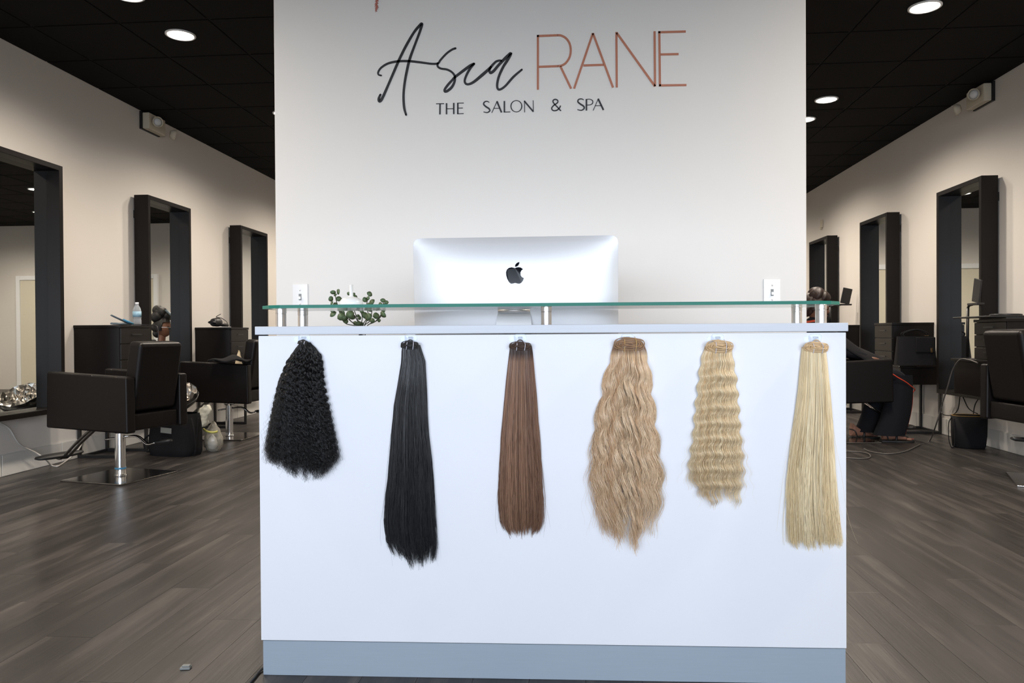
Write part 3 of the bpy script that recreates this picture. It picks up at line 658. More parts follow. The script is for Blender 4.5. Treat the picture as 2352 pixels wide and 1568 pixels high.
    for q, (kx, kz) in enumerate(((1, 1), (.90, .78), (.79, .56), (.66, .34), (.5, .14))):
        pts = [(ca - .001 + (wv * .93 * kx) * (abs(math.cos(a_)) ** .75) * math.copysign(1, math.cos(a_)), -.022 - q * .0010 + .004 * math.sin(a_) - .004 * abs(math.sin(a_)), za + hh * kz * math.copysign(abs(math.sin(a_)) ** .85, math.sin(a_)) * .5 + .0012 * math.cos(3 * a_ + q * 1.7)) for a_ in [2 * math.pi * j / 32 for j in range(32)]]
        g.tube(pts, [.0016 + .0005 * math.sin(5 * a_ + q) for a_ in range(32)], 6, closed=True)
    g.prism([(ca - .001 + wv * .88 * math.cos(a_), za + hh * .44 * math.sin(a_)) for a_ in [2 * math.pi * j / 24 for j in range(24)]], -.021, -.008)
    g.build('weft_roll', band, root)
    lp = MB(); lp.tube([( .0085 * math.sin(a_), -.010 - .0012 * math.cos(a_), -.0145 + .0095 * math.cos(a_)) for a_ in [2 * math.pi * j / 18 for j in range(18)]], .0017, 6, closed=True)
    lp.build('hanging_loop', band, root)
    el = MB()
    for sx in (-.35, .35):
        el.tube(catmull([(ca + sx * wv - .003 * sx, -.016, za + hh * .58), (ca + sx * wv + .002, -.030, za + hh * .2), (ca + sx * wv + .001, -.032, za - hh * .35), (ca + sx * wv, -.030, za - hh * .62)], 6), .0009, 6)
    el.build('elastic_tie', elast, root)
    return root

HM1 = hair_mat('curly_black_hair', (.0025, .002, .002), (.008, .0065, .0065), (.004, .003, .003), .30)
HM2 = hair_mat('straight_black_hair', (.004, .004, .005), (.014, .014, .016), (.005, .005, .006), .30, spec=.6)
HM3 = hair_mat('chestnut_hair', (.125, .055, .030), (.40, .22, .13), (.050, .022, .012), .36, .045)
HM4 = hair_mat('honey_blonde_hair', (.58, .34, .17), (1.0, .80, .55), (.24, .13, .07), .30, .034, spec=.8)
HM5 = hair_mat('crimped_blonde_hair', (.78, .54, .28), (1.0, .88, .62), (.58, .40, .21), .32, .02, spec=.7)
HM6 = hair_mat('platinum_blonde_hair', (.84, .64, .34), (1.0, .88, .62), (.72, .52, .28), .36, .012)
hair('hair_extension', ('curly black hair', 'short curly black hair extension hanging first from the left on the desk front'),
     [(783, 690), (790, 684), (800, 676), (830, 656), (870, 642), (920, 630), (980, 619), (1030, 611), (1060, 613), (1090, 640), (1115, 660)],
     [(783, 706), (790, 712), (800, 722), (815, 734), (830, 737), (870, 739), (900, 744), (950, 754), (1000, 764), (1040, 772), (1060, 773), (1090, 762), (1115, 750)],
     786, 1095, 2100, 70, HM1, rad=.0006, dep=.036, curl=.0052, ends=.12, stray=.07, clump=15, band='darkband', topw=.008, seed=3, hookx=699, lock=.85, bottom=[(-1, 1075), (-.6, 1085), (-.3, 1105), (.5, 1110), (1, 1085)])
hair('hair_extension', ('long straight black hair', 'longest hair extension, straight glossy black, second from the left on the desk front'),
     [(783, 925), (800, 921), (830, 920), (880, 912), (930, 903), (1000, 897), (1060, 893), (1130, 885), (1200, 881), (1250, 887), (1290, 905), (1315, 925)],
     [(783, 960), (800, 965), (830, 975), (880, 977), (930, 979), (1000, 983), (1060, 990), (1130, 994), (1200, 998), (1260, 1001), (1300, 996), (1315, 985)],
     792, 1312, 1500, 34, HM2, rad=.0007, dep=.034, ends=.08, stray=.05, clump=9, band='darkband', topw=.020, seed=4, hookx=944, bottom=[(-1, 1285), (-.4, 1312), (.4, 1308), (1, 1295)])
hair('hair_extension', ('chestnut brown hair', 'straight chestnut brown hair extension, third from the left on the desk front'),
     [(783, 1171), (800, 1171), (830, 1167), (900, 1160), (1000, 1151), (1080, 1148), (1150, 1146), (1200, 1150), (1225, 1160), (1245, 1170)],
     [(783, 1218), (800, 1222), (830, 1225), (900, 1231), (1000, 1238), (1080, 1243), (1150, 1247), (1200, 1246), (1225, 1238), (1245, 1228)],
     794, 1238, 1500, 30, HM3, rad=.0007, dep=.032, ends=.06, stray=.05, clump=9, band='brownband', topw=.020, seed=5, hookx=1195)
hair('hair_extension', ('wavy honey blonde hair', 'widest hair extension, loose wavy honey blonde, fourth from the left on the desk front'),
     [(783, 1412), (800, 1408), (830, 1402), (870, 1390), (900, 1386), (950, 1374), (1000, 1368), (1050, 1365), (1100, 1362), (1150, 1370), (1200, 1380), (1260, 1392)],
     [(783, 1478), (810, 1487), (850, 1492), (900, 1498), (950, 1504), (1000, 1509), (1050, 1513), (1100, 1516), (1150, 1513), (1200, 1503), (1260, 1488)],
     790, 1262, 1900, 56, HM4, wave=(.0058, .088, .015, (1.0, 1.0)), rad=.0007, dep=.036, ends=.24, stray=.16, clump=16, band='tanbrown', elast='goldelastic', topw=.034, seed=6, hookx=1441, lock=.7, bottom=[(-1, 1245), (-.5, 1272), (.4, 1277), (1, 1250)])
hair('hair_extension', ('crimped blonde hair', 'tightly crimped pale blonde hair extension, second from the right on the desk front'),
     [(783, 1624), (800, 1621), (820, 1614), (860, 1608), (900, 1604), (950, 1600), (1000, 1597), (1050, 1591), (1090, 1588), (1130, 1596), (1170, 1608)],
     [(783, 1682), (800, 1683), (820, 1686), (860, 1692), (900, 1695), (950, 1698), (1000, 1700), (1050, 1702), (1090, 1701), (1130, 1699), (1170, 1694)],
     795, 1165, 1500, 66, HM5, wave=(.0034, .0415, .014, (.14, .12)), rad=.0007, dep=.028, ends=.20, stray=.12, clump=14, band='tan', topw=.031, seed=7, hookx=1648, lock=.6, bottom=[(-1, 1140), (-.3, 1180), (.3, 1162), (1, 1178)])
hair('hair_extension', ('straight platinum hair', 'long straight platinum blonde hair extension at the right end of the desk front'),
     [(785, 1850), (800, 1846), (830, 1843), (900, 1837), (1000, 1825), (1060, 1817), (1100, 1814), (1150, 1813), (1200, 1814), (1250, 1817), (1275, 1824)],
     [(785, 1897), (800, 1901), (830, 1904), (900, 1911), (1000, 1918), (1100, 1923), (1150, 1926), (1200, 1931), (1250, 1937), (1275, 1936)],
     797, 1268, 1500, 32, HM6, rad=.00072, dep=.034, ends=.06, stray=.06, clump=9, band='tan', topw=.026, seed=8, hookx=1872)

# ------------------------------------------------------------------ SALON CHAIRS
def make_chair(label, loc, rz, lever=0.0):
    c = thing('salon_chair', label, 'chair', loc, rz, 'dark leather salon chairs')
    MB().box(-.25, .25, -.25, .25, 0, .011).build('base_plate', 'plate', c, bevel=.003)
    MB().lathe([(.040, .011), (.040, .016), (.034, .02), (.034, .022), (.034, .298), (.034, .30), (.050, .31), (.050, .335)], n=28).build('hydraulic_column', 'chrome', c)
    t = Matrix.Rotation(math.radians(-3), 3, 'Y')
    s_ = MB().box(-.31, .30, -.192, .192, .345, .455).build('seat_base', 'leather', c, bevel=.012); 
    MB().box(-.20, .32, -.190, .190, .456, .515).build('seat_cushion', 'leather', c, bevel=.022, seg=4)
    for sy in (-1, 1):
        y0, y1 = (.195, .270) if sy > 0 else (-.270, -.195)
        g = MB(); P = [(-.33, .335), (.345, .355), (.335, .725), (-.325, .695)]
        g.prism(P, y0, y1, plane='xz')
        g.build('arm_panel', 'leather', c, bevel=.014, seg=3)
    g = MB()
    g.box(-.30, -.19, -.188, .188, .47, .925, rot=Matrix.Rotation(math.radians(-9), 3, 'Y'), piv=(-.24, 0, .47))
    b_ = g.build('backrest', 'leather', c, bevel=.03, seg=5)
    for sy in (-1, 1):
        for zz in (.56, .64):
            MB().lathe([(.0, 0), (.006, .001), (.006, .008)], (-.285 - (zz - .47) * .16, sy * .178, zz), 10, axis='x').build('bolt', 'chrome', b_)
    f = MB()
    for sy in (-.022, .022): f.tube(catmull([(.20, sy, .34), (.36, sy, .22), (.47, sy, .125), (.52, sy * .9, .105), (.57, sy * .4, .115)], 6), .010, 10)
    f.build('footrest_bar', 'plate', c)
    MB().lathe([(.0, .112), (.060, .114), (.068, .122), (.066, .134), (.0, .142)], (.535, 0, 0), 28, sx=1.15, sy=2.75).build('footrest_pad', 'rubber', c)
    ca, sa = math.cos(lever), math.sin(lever)
    def Lp(x, y, z): return (-(x * ca - y * sa), x * sa + y * ca, z)
    g = MB()
    for dy in (-.012, .012): g.tube(catmull([Lp(-.10, dy, .255), Lp(.03, dy, .272), Lp(.12, dy, .275), Lp(.19, dy, .225), Lp(.25, dy, .235)], 6), .0065, 8)
    g.build('pump_lever', 'chrome', c)
    q = Lp(.30, 0, .24); a = Lp(.235, 0, .235); MB().tube([a, Lp(.26, 0, .237), Lp(.33, 0, .245), Lp(.36, 0, .25)], [.014, .02, .02, .012], 12, flat=(1, 1, .7)).build('lever_grip', 'rubber', c)
    return c
ch1 = make_chair('dark brown leather salon chair nearest on the left, empty, facing the left wall', (-3.07, 4.85, 0), math.radians(167), lever=-.25)
dup(ch1, (-3.245, 6.84, 0), math.radians(177), 'second left salon chair, partly hidden behind the desk edge, black cape over its arm')
chA = dup(ch1, (3.03, 4.95, 0), math.radians(4), 'dark leather salon chair at the right edge of the photo seen from behind')
for c_ in list(chA.children):
    nm = c_.name.split('.')[0]
    if nm in ('footrest_bar', 'footrest_pad'): bpy.data.objects.remove(c_)
    elif nm == 'base_plate': c_.rotation_euler = (0, 0, math.radians(-26))
    elif nm == 'hydraulic_column': c_.scale = (1, 1, 1.13)
    else: c_.location.z = .045
dup(ch1, (2.37, 6.87, 0), math.radians(2), 'salon chair right of the desk with a person in black seated in it')
bt = MB().lathe([(.0365, 0), (.0365, .012)], n=20).build('blue_clip_band', 'blue'); bt.location = (-3.07, 4.85, .055); tag(bt, 'small blue tape band round the chrome column of the near left chair', 'tape')

# ------------------------------------------------------------------ MIRRORS
def make_mirror(label, side, y0, loc_only=False):
    X = XL if side == 'L' else XR; s = 1 if side == 'L' else -1
    m = thing('framed_mirror', label, 'mirror', (X, y0, .40), 0, 'tall dark framed wall mirrors')
    Wm, Hm = .75, 1.81
    def bx(g, a0, a1, b0, b1, c0_, c1_): return g.box(min(s * a0, s * a1), max(s * a0, s * a1), b0, b1, c0_, c1_)
    for (b0, b1, c0_, c1_) in ((0, .038, 0, Hm), (Wm - .038, Wm, 0, Hm), (.0385, Wm - .0385, Hm - .038, Hm), (.0385, Wm - .0385, 0, .038)):
        bx(MB(), .025, .155, b0, b1, c0_, c1_).build('frame_rail', 'espresso', m, bevel=.002, seg=1)
    bx(MB(), .045, .055, .0385, Wm - .0385, .0385, Hm - .0385).build('mirror_pane', 'mirror', m)
    bx(MB(), .030, .0445, .0385, Wm - .0385, .0385, Hm - .0385).build('backing_board', 'espresso', m)
    for zz in (.25, Hm - .20): bx(bx(MB(), 0, .024, .03, .09, zz, zz + .07), 0, .024, Wm - .09, Wm - .03, zz, zz + .07).build('wall_cleat', 'blackplastic', m)
    return m
make_mirror('tall dark framed mirror at the left edge of the photo', 'L', 4.50)
make_mirror('tall framed mirror on the left wall, middle one, reflecting a woman in profile', 'L', 6.36)
make_mirror('farthest framed mirror on the left wall, beside the sign wall', 'L', 8.22)
make_mirror('nearest framed mirror on the right wall, reflecting a ceiling light', 'R', 6.33)
make_mirror('middle framed mirror on the right wall', 'R', 8.15)
make_mirror('farthest framed mirror on the right wall, beside the sign wall', 'R', 10.0)
make_mirror('framed mirror on the left wall hidden behind the sign wall', 'L', 10.08)

# ------------------------------------------------------------------ STYLING STATIONS
def make_station(label, side, y0, y1, ytab0, zt=.62, zu=.46, wo=.002, f2=.36):
    X = XL if side == 'L' else XR; s = 1 if side == 'L' else -1
    c = thing('styling_station', label, 'cabinet', (X, y0, 0), 0, 'dark styling stations along the walls')
    def bx(g, a0, a1, b0, b1, c0_, c1_): return g.box(min(s * a0, s * a1), max(s * a0, s * a1), b0, b1, c0_, c1_)
    bx(MB(), .002, .375, 0, .41, zt + .022, 1.022).build('cabinet_body', 'espresso', c, bevel=.002)
    bx(MB(), .002, .392, -.006, .416, 1.0225, 1.044).build('cabinet_top', 'espresso', c, bevel=.002)
    n = 3; h = (1.022 - zt - .022) / n
    for i in range(n):
        z0 = zt + .022 + i * h
        d = bx(MB(), .3755, .390, .004, .406, z0 + .003, z0 + h - .003).build('drawer', 'espresso_front', c, bevel=.002)
        bx(MB(), .3905, .397, .14, .27, z0 + h * .55, z0 + h * .55 + .010).build('drawer_pull', 'blackplastic', d)
    L = y1 - y0
    bx(MB(), wo, .40, ytab0 - y0, L, zt, zt + .021).build('table_top', 'espresso', c, bevel=.002)
    bx(MB(), wo, .38, ytab0 - y0 + .02, L - .02, zu, zt - .001).build('lower_unit', 'espresso', c, bevel=.002)
    for yy in ((ytab0 - y0 + .01, ytab0 - y0 + f2) if f2 else ()):
        g = MB(); bx(g, .015, .035, yy, yy + .025, .0255, zu - .001); bx(g, .355, .375, yy, yy + .025, .0255, zu); bx(g, .015, .375, yy, yy + .025, 0, .025)
        g.build('metal_leg_frame', 'blackplastic', c)
    if f2: bx(MB(), .015, .035, ytab0 - y0 + .036, ytab0 - y0 + f2 - .001, .0, .022).build('floor_rail', 'blackplastic', c)
    return c
make_station('dark drawer station on the left wall behind the near chair, holding a flat iron', 'L', 5.57, 6.30, 5.57)
make_station('second dark drawer station on the left wall, holding a black dryer', 'L', 7.46, 8.16, 7.46)
make_station('dark station at the right edge of the photo with a round dish on top', 'R', 5.57, 6.32, 5.57, zt=.72, zu=.46, f2=0)
make_station('right wall drawer station between the two nearer mirrors, holding a black handbag', 'R', 7.46, 8.13, 7.27, f2=.40)
make_station('farthest right wall drawer station beside the desk edge', 'R', 9.32, 9.98, 9.14, f2=.40)

# overhanging tray and dish on near right station
st = MB().lathe([(0, 0), (.10, 0), (.105, .006), (.10, .012), (.085, .014), (0, .012)], n=28).build('round_dish', 'blackplastic'); st.location = (3.16, 5.76, 1.068); tag(st, 'round black dish on the tray of the near right station', 'dish')
o = MB().box(-.21, .19, -.30, .24, 0, .012).build('flat_tray', 'blackplastic', bevel=.003); o.location = (3.19, 5.92, 1.0555); tag(o, 'thin black tray overhanging the near right station', 'tray')
for dx, dy in ((-.1, -.1), (.1, .1)): pass
o = MB().box(-.14, .14, -.17, .17, 0, .0105).build('black_mat', 'rubber'); o.location = (3.22, 5.78, 1.0445); tag(o, 'black rubber mat beneath the tray on the near right station', 'mat')

# ------------------------------------------------------------------ SMALL THINGS LEFT
# flat iron
a = onX(297, 742, -3.58); b = onX(233, 727, -3.58); c = onX(232, 744, -3.58)
fi = thing('flat_iron', 'light blue and grey hair flat iron lying open on the left station', 'hair iron', (-3.58, float(a[1]), 1.0445))
yb_ = float(b[1] - a[1]); Lb = .235
MB().tube([(0, .02, .012), (0, -.06, .030), (0, -Lb, .075)], [.012, .013, .010], 10, flat=(1, 1, .6)).build('upper_arm', 'greyplate', fi)
MB().tube([(0, .02, .011), (0, -.09, .011), (0, -Lb, .011)], [.012, .013, .011], 10, flat=(1, 1, .8)).build('lower_arm', 'greyplate', fi)
MB().tube([(.012, .03, .013), (.012, -.03, .026), (.012, -.10, .045)], [.009, .010, .006], 10).build('blue_handle', 'blue', fi)
MB().tube(catmull([(0, .03, .012), (.05, .10, .006), (.13, .10, .004), (.1925, .08, -.02), (.197, .08, -.15), (.197, .10, -.30)], 8), .0035, 6).build('power_cord', 'blackplastic', fi)
# bottle
q = onX(315, 745, -3.62)
bo = thing('water_bottle', 'clear plastic water bottle with a pale blue label on the left station', 'bottle', (-3.62, float(q[1]) + .0, 1.0445))
MB().lathe([(0, .002), (.028, 0), (.033, .008), (.0325, .05), (.030, .056), (.033, .062), (.033, .120), (.027, .145), (.014, .168), (.0125, .178)], n=24).build('bottle_body', 'bottle', bo)
MB().lathe([(.0336, .072), (.0336, .118)], n=24).build('label_band', mat('bottle_label', (.30, .50, .62), .4, noise=.3, nscale=8), bo)
MB().lathe([(.0145, .176), (.0145, .193), (.0, .194)], n=18).build('cap', 'white', bo)
# dryer on cabinet 2
q = onX(497, 742, -3.68)
hd = thing('hair_dryer', 'black hair dryer with its cord lying on the second left station', 'hair dryer', (-3.68, float(q[1]), 1.0445))
MB().tube([(0, -.08, .05), (0, -.06, .05), (0, .03, .055), (0, .06, .05), (0, .075, .05)], [.030, .042, .048, .040, .028], 18).build('barrel', 'blackplastic', hd)
MB().tube([(0, .0, .05), (.04, .05, .028), (.06, .12, .020)], [.024, .020, .018], 12).build('handle', 'blackplastic', hd)
MB().tube([(0, -.08, .05), (0, -.12, .05)], [.028, .022], 14, flat=(1.4, 1, .7)).build('nozzle', 'blackplastic', hd)
MB().tube(catmull([(.06, .12, .02), (.03, .17, .06), (-.02, .15, .10), (-.03, .06, .11), (.0, .1, .14)], 7), .004, 6).build('cord', 'blackplastic', hd)
q = onX(514, 750, -3.60)
o = MB().box(-.03, .03, -.10, .08, 0, .004).build('white_slip', 'white'); o.location = (-3.55, float(q[1]) - .08, 1.0446); tag(o, 'flat white strip lying in front of the black dryer', 'comb')  # flat slip of white paper on the station top

# emergency lights
def emlight(label, side, y0):
    X = XL if side == 'L' else XR; s = 1 if side == 'L' else -1
    e = thing('emergency_light', label, 'emergency light', (X, y0, 2.835), 0, 'twin head emergency lights')
    MB().box(*sorted((0, s * .02)), 0, .30, .0, .160).build('mounting_plate', 'blackplastic', e)
    MB().box(*sorted((s * .0205, s * .085)), .01, .285, .005, .150).build('housing', 'beige', e, bevel=.008)
    for yy, tilt in ((.10, -.5), (.345, .6)):
        h = MB().lathe([(.0, 0), (.030, .0), (.046, .028), (.048, .045), (.043, .046), (.040, .040)], n=22).build('lamp_head', 'beige', e)
        h.location = (s * .098, yy, .085 if yy < .2 else .045); h.rotation_euler = (math.radians(100), 0, s * math.radians(55 if yy < .2 else 130))
        MB().lathe([(.040, .040), (.02, .048), (.0, .050)], n=20).build('lamp_lens', 'glassring', h)
        MB().lathe([(.0, .018), (.010, .024), (.008, .038), (.0, .0395)], n=12).build('bulb', 'chrome', h)
    return e
emlight('beige twin head emergency light high on the left wall under the ceiling', 'L', 6.50)
emlight('beige twin head emergency light high on the right wall under the ceiling', 'R', 6.42)
q = onX(1889, 513, XR)
o = MB().box(-.02, 0, -.045, .045, -.06, .05).box(-.03, 0, .0, .03, -.085, -.05).build('wall_sensor', 'beige', bevel=.006); o.location = (XR, float(q[1]), float(q[2])); tag(o, 'small beige sensor box on the right wall above the far mirror', 'sensor')

# ------------------------------------------------------------------ FLOOR BAGS LEFT
tb = thing('tote_bag', 'large black fabric tote bag on the floor between the two left chairs', 'bag', (-3.20, 5.80, 0), math.radians(-14))
def tote(u, v):
    a = 2 * math.pi * u; n_ = 4.0; cx_, sy_ = math.cos(a), math.sin(a); rr_ = (abs(cx_) ** n_ + abs(sy_) ** n_) ** (-1 / n_)
    zz = .335 * v; k = 1.0 + .05 * math.sin(math.pi * v) - .10 * v + .012 * math.sin(5 * a + 6 * v)
    if v < .06: k *= .93
    return (cx_ * rr_ * .20 * k, sy_ * rr_ * .125 * k, zz)
g = MB(); g.grid(tote, 40, 12, closeu=True); g.add([tote(i / 40, 0) for i in range(40)], [list(range(40))]); g.add([(p[0], p[1], p[2] - .02) for p in [tote(i / 40, 1) for i in range(40)]], [list(range(40))])
g.build('bag_body', 'fabric', tb)
g = MB(); g.tube(catmull([(.20, -.05, .30), (.235, -.06, .20), (.24, -.05, .06), (.215, -.03, .02), (.205, .0, .14), (.20, .03, .30)], 8), .009, 6, flat=(.5, 1, 1)); g.build('strap', 'fabric', tb)
g = MB(); g.tube(catmull([(-.19, -.08, .16), (-.235, -.09, .12), (-.235, -.08, .04), (-.205, -.06, .03), (-.20, -.04, .12)], 8), .008, 6, flat=(.5, 1, 1)); g.build('strap', 'fabric', tb)
MB().box(-.02, .085, -.1405, -.137, .19, .232, rot=Matrix.Rotation(.06, 3, 'Y')).build('paper_label', 'tape', tb)
bw = thing('foil_lined_bowl', 'round black bowl lined with crumpled silver foil on top of the black tote', 'bowl', (-3.20, 5.82, .385), 0); bw.rotation_euler = (math.radians(26), 0, 0)
MB().lathe([(.0, 0), (.11, 0), (.165, .04), (.185, .075), (.180, .078), (.160, .045), (.10, .012), (0, .010)], n=32).build('bowl', 'blackplastic', bw)
def foil(u, v):
    a = 2 * math.pi * u; r = .178 * v; rr_ = NRF[int(u * 30) % 30][int(v * 9.99)]
    return (r * math.cos(a), r * math.sin(a), .060 + .05 * v + rr_ * .05 * (1 if v < .95 else .4))
NRF = NR.uniform(-.5, .8, (30, 10))
MB().grid(foil, 30, 10, closeu=True, sm=False).build('foil_lining', 'foil', bw)
NC = NR.uniform(-1, 1, (24, 14))
def blob(rx, ry, h, amp, top=.25):
    def f(u, v):
        a = 2 * math.pi * u; k = (math.sin(math.pi * min(1, (v * .9 + .1))) ** .6) * (1 - (1 - top) * v * v); w_ = NC[int(u * 24) % 24][int(v * 13.99)] * amp
        return ((rx * k + w_) * math.cos(a), (ry * k + w_) * math.sin(a), h * v)
    return f
def sag(u, v):
    a = 2 * math.pi * u; w_ = NC[int(u * 24) % 24][int(v * 13.99)]
    rx = np.interp(v, [0, .12, .35, .6, .8, 1], [.012, .045, .036, .058, .048, .014]) + w_ * .010; ry = .035 + w_ * .008
    return (rx * math.cos(a) + .035 * v * v - .01, ry * math.sin(a), .23 * v)
wbg = MB().grid(sag, 24, 14, closeu=True).build('white_plastic_bag', 'whitebag'); wbg.location = (-3.005, 5.88, .215); wbg.scale = (1, 1, .78)
tag(wbg, 'crumpled white plastic bag hanging over the right rim of the black tote', 'bag')
cb = thing('clear_plastic_bag', 'clear plastic bag with white tissue inside, on the floor right of the black tote', 'bag', (-2.975, 5.98, 0))
g = MB(); g.grid(blob(.085, .075, .25, .008, .35), 24, 14, closeu=True); g.build('bag_film', 'clearbag', cb)
g = MB(); g.grid(blob(.045, .04, .12, .006, .5), 24, 14, closeu=True); o = g.build('tissue_wad', 'paper', cb); o.location = (-.01, 0, .02)
MB().tube(catmull([(-.06, -.05, .19), (-.02, -.075, .175), (.03, -.075, .165), (.06, -.05, .17)], 6), .006, 6, flat=(1, 1, 1.5)).build('yellow_drawstring', mat('dull_yellow', (.42, .40, .10), .5, noise=.1), cb)
# caster trolley base glimpsed under the near chair
tr = thing('rolling_base', 'black caster wheel base on the floor behind the near left chair', 'trolley', (-3.52, 6.0, 0))
for dx, dy in ((.0, 0), (.22, .12), (.0, .2)):
    w1 = MB().lathe([(.0, -.012), (.026, -.012), (.034, -.008), (.034, .008), (.026, .012), (.0, .012)], (dx, dy, .034), 20, axis='y').build('caster_wheel', 'rubber', tr)
g = MB(); g.tube([(.0, 0, .078), (.10, .08, .085), (.22, .12, .078)], .012, 8); g.tube([(.0, .2, .078), (.10, .08, .085)], .012, 8); g.tube([(.1, .08, .085), (.1, .08, .30)], .014, 10)
for dx, dy in ((.0, 0), (.22, .12), (.0, .2)): g.tube([(dx, dy + .016, .034), (dx, dy + .016, .078)], .004, 6); 
g.build('wheel_frame', 'blackplastic', tr)
# cape on chair 2
def cape(u, v):
    return (.16 * (u - .5) * 2, -.12 + .24 * v, .012 + .035 * math.sin(3.1 * u) * math.sin(3.1 * v) + .012 * math.sin(9 * u + 5 * v) + .010)
cp = MB().grid(cape, 16, 12).build('folded_cape', 'fabric'); cp.location = (-3.09, 6.56, .715); tag(cp, 'black cape folded over the arm of the second left chair', 'cape')
cp.modifiers.new('s', 'SOLIDIFY').thickness = .012
cw = MB().grid(blob(.045, .06, .15, .010, .5), 24, 14, closeu=True).build('cream_towel', mat('cream_towel_cloth', (.62, .52, .36), .9, noise=.1), None); cw.location = (-3.12, 6.86, .80); cw.scale = (.55, 1, 1); 
cw.location = (-3.13, 6.80, .52); cw.scale = (.6, 1.2, 2.0)
tag(cw, 'cream towel bunched against the back of the second left chair', 'towel')
# white cord near the wall
P = [onX(0, 971, XL + .02), onX(22, 985, XL + .03), onX(45, 1020, XL + .05), onX(83, 1040, XL + .06)]
P = [tuple(p) for p in P]
g1 = onZ(118, 1068, .006); g2 = onZ(133, 1070, .006); g3 = onZ(152, 1058, .006)
P += [tuple(onX(105, 1055, XL + .10)), tuple(g1), tuple(g2), tuple(g3), tuple(onX(176, 1037, XL + .05)), tuple(onX(187, 1020, XL + .04)), tuple(onX(196, 997, XL + .03)), tuple(onX(203, 985, XL + .02))]
o = MB().tube(catmull(P, 8), .006, 6).build('white_power_cord', 'whitecord'); tag(o, 'white cord looping down the left wall onto the floor by the footrest', 'cord')
# scrap on floor, and cable at the desk foot
q = onZ(427, 1535, 0); o = MB().box(-.014, .014, -.010, .010, 0, .006).box(-.010, .012, -.006, .007, .006, .010).build('paper_scrap', 'tape', bevel=.001, seg=1); o.location = (q[0], q[1], .0005); o.rotation_euler = (0, 0, .15); tag(o, 'tiny grey scrap lying on the floor planks left of the desk', 'litter')
P = [onZ(570, 1572, .005), onZ(582, 1558, .005), onZ(598, 1548, .005), onZ(640, 1552, .005), onZ(700, 1556, .006)]
P = [(p[0], p[1], p[2]) for p in P]; P[3] = dw(.05, .045, .006); P[4] = dw(.12, .06, .006); P[2] = dw(-.012, .03, .006)
o = MB().tube(catmull(P, 8), .004, 6).build('black_cable', 'blackplastic'); tag(o, 'black cable curling out from under the left corner of the desk', 'cord')

# ------------------------------------------------------------------ RIGHT SIDE THINGS
hb = thing('handbag', 'black handbag with gold buckles on the right wall station', 'bag', (3.225, 7.365, .642), math.radians(-4))
def hbag(u, v):
    a = 2 * math.pi * u; n_ = 5.; cx_, sy_ = math.cos(a), math.sin(a); rr_ = (abs(cx_) ** n_ + abs(sy_) ** n_) ** (-1 / n_)
    return (cx_ * rr_ * (.180 - .02 * v), sy_ * rr_ * (.072 - .035 * v), .27 * v)
g = MB(); g.grid(hbag, 32, 8, closeu=True); g.add([hbag(i / 32, 0) for i in range(32)], [list(range(32))]); g.add([hbag(i / 32, 1) for i in range(32)], [list(range(32))]); g.build('bag_body', 'fabric', hb)
MB().box(-.02, .15, -.080, -.062, .12, .262).build('front_flap', 'fabric', hb, bevel=.006)
MB().box(.105, .12, -.088, -.081, .12, .16).build('buckle', 'gold', hb, bevel=.001)
MB().box(.06, .09, -.07, -.04, .272, .278).build('buckle', 'gold', hb, bevel=.001)
g = MB()
for yy in (-.03, .03): g.tube(catmull([(-.10, yy, .26), (-.11, yy, .30), (-.0, yy * 1.2, .335), (.10, yy, .30), (.10, yy, .26)], 8), .006, 6)
g.build('handle', 'fabric', hb)
o = MB().box(-.08, .08, -.02, .02, 0, .012).build('white_brush', 'paper', bevel=.003); o.location = (3.12, 7.272, .626); o.scale = (1, .1, 1); tag(o, 'pale flat strip at the front edge of the right station beneath the handbag', 'comb')
bb = thing('bucket_bag', 'black bucket bag with a thin strap on the floor under the near right station', 'bag', (3.25, 6.45, 0))
MB().lathe([(.0, 0), (.115, 0), (.125, .01), (.135, .10), (.138, .26), (.130, .262), (.125, .12), (.11, .02), (0, .018)], n=32, sy=.75).build('bag_body', 'fabric', bb)
MB().tube(catmull([(-.135, 0, .25), (-.165, -.01, .20), (-.175, -.03, .08), (-.165, -.05, .01), (-.145, -.055, .02), (-.138, -.05, .10), (-.132, -.03, .24)], 8), .006, 6, flat=(.5, 1, 1)).build('strap', 'fabric', bb)
MB().tube([(-.13 * math.cos(a), -.10 * math.sin(a), .264) for a in [2 * math.pi * j / 30 for j in range(30)]], .0025, 6, closed=True).build('rim_piping', mat('mustard_trim', (.30, .17, .03), .5, noise=.1), bb)
# cords on right
P = [onX(2245, 833, 2.93), onX(2225, 826, 2.93), onX(2205, 826, 2.93), onX(2188, 850, 2.93), onX(2176, 890, 2.92), onX(2160, 940, 2.92), onX(2150, 975, 2.92)]
P = [tuple(p) for p in P]; P += [tuple(onZ(x, y, .006)) for x, y in ((2135, 1012), (2110, 1022), (2080, 1036), (2040, 1042), (2000, 1037), (1985, 1030))]
o = MB().tube(catmull(P, 8), .0055, 6).build('grey_power_cord', 'greycord'); tag(o, 'grey power cord arching down from the near right station to the floor', 'cord')
P = [tuple(onX(x, y, 3.36)) for x, y in ((2174, 850), (2174, 880), (2162, 905), (2160, 930), (2164, 950), (2185, 953), (2200, 940), (2206, 905), (2212, 912), (2225, 938), (2245, 950))]
o = MB().tube(catmull(P, 8), .0045, 6).build('black_power_cord', 'blackplastic'); tag(o, 'black cord hanging in loops under the near right station', 'cord')
P = [tuple(onX(x, y, 3.36)) for x, y in ((2250, 912), (2240, 928), (2236, 950), (2237, 975))]
o = MB().tube(catmull(P, 6), .0045, 6).build('black_power_cord', 'blackplastic'); tag(o, 'short black cord hanging beside the near right chair above the bucket bag', 'cord')
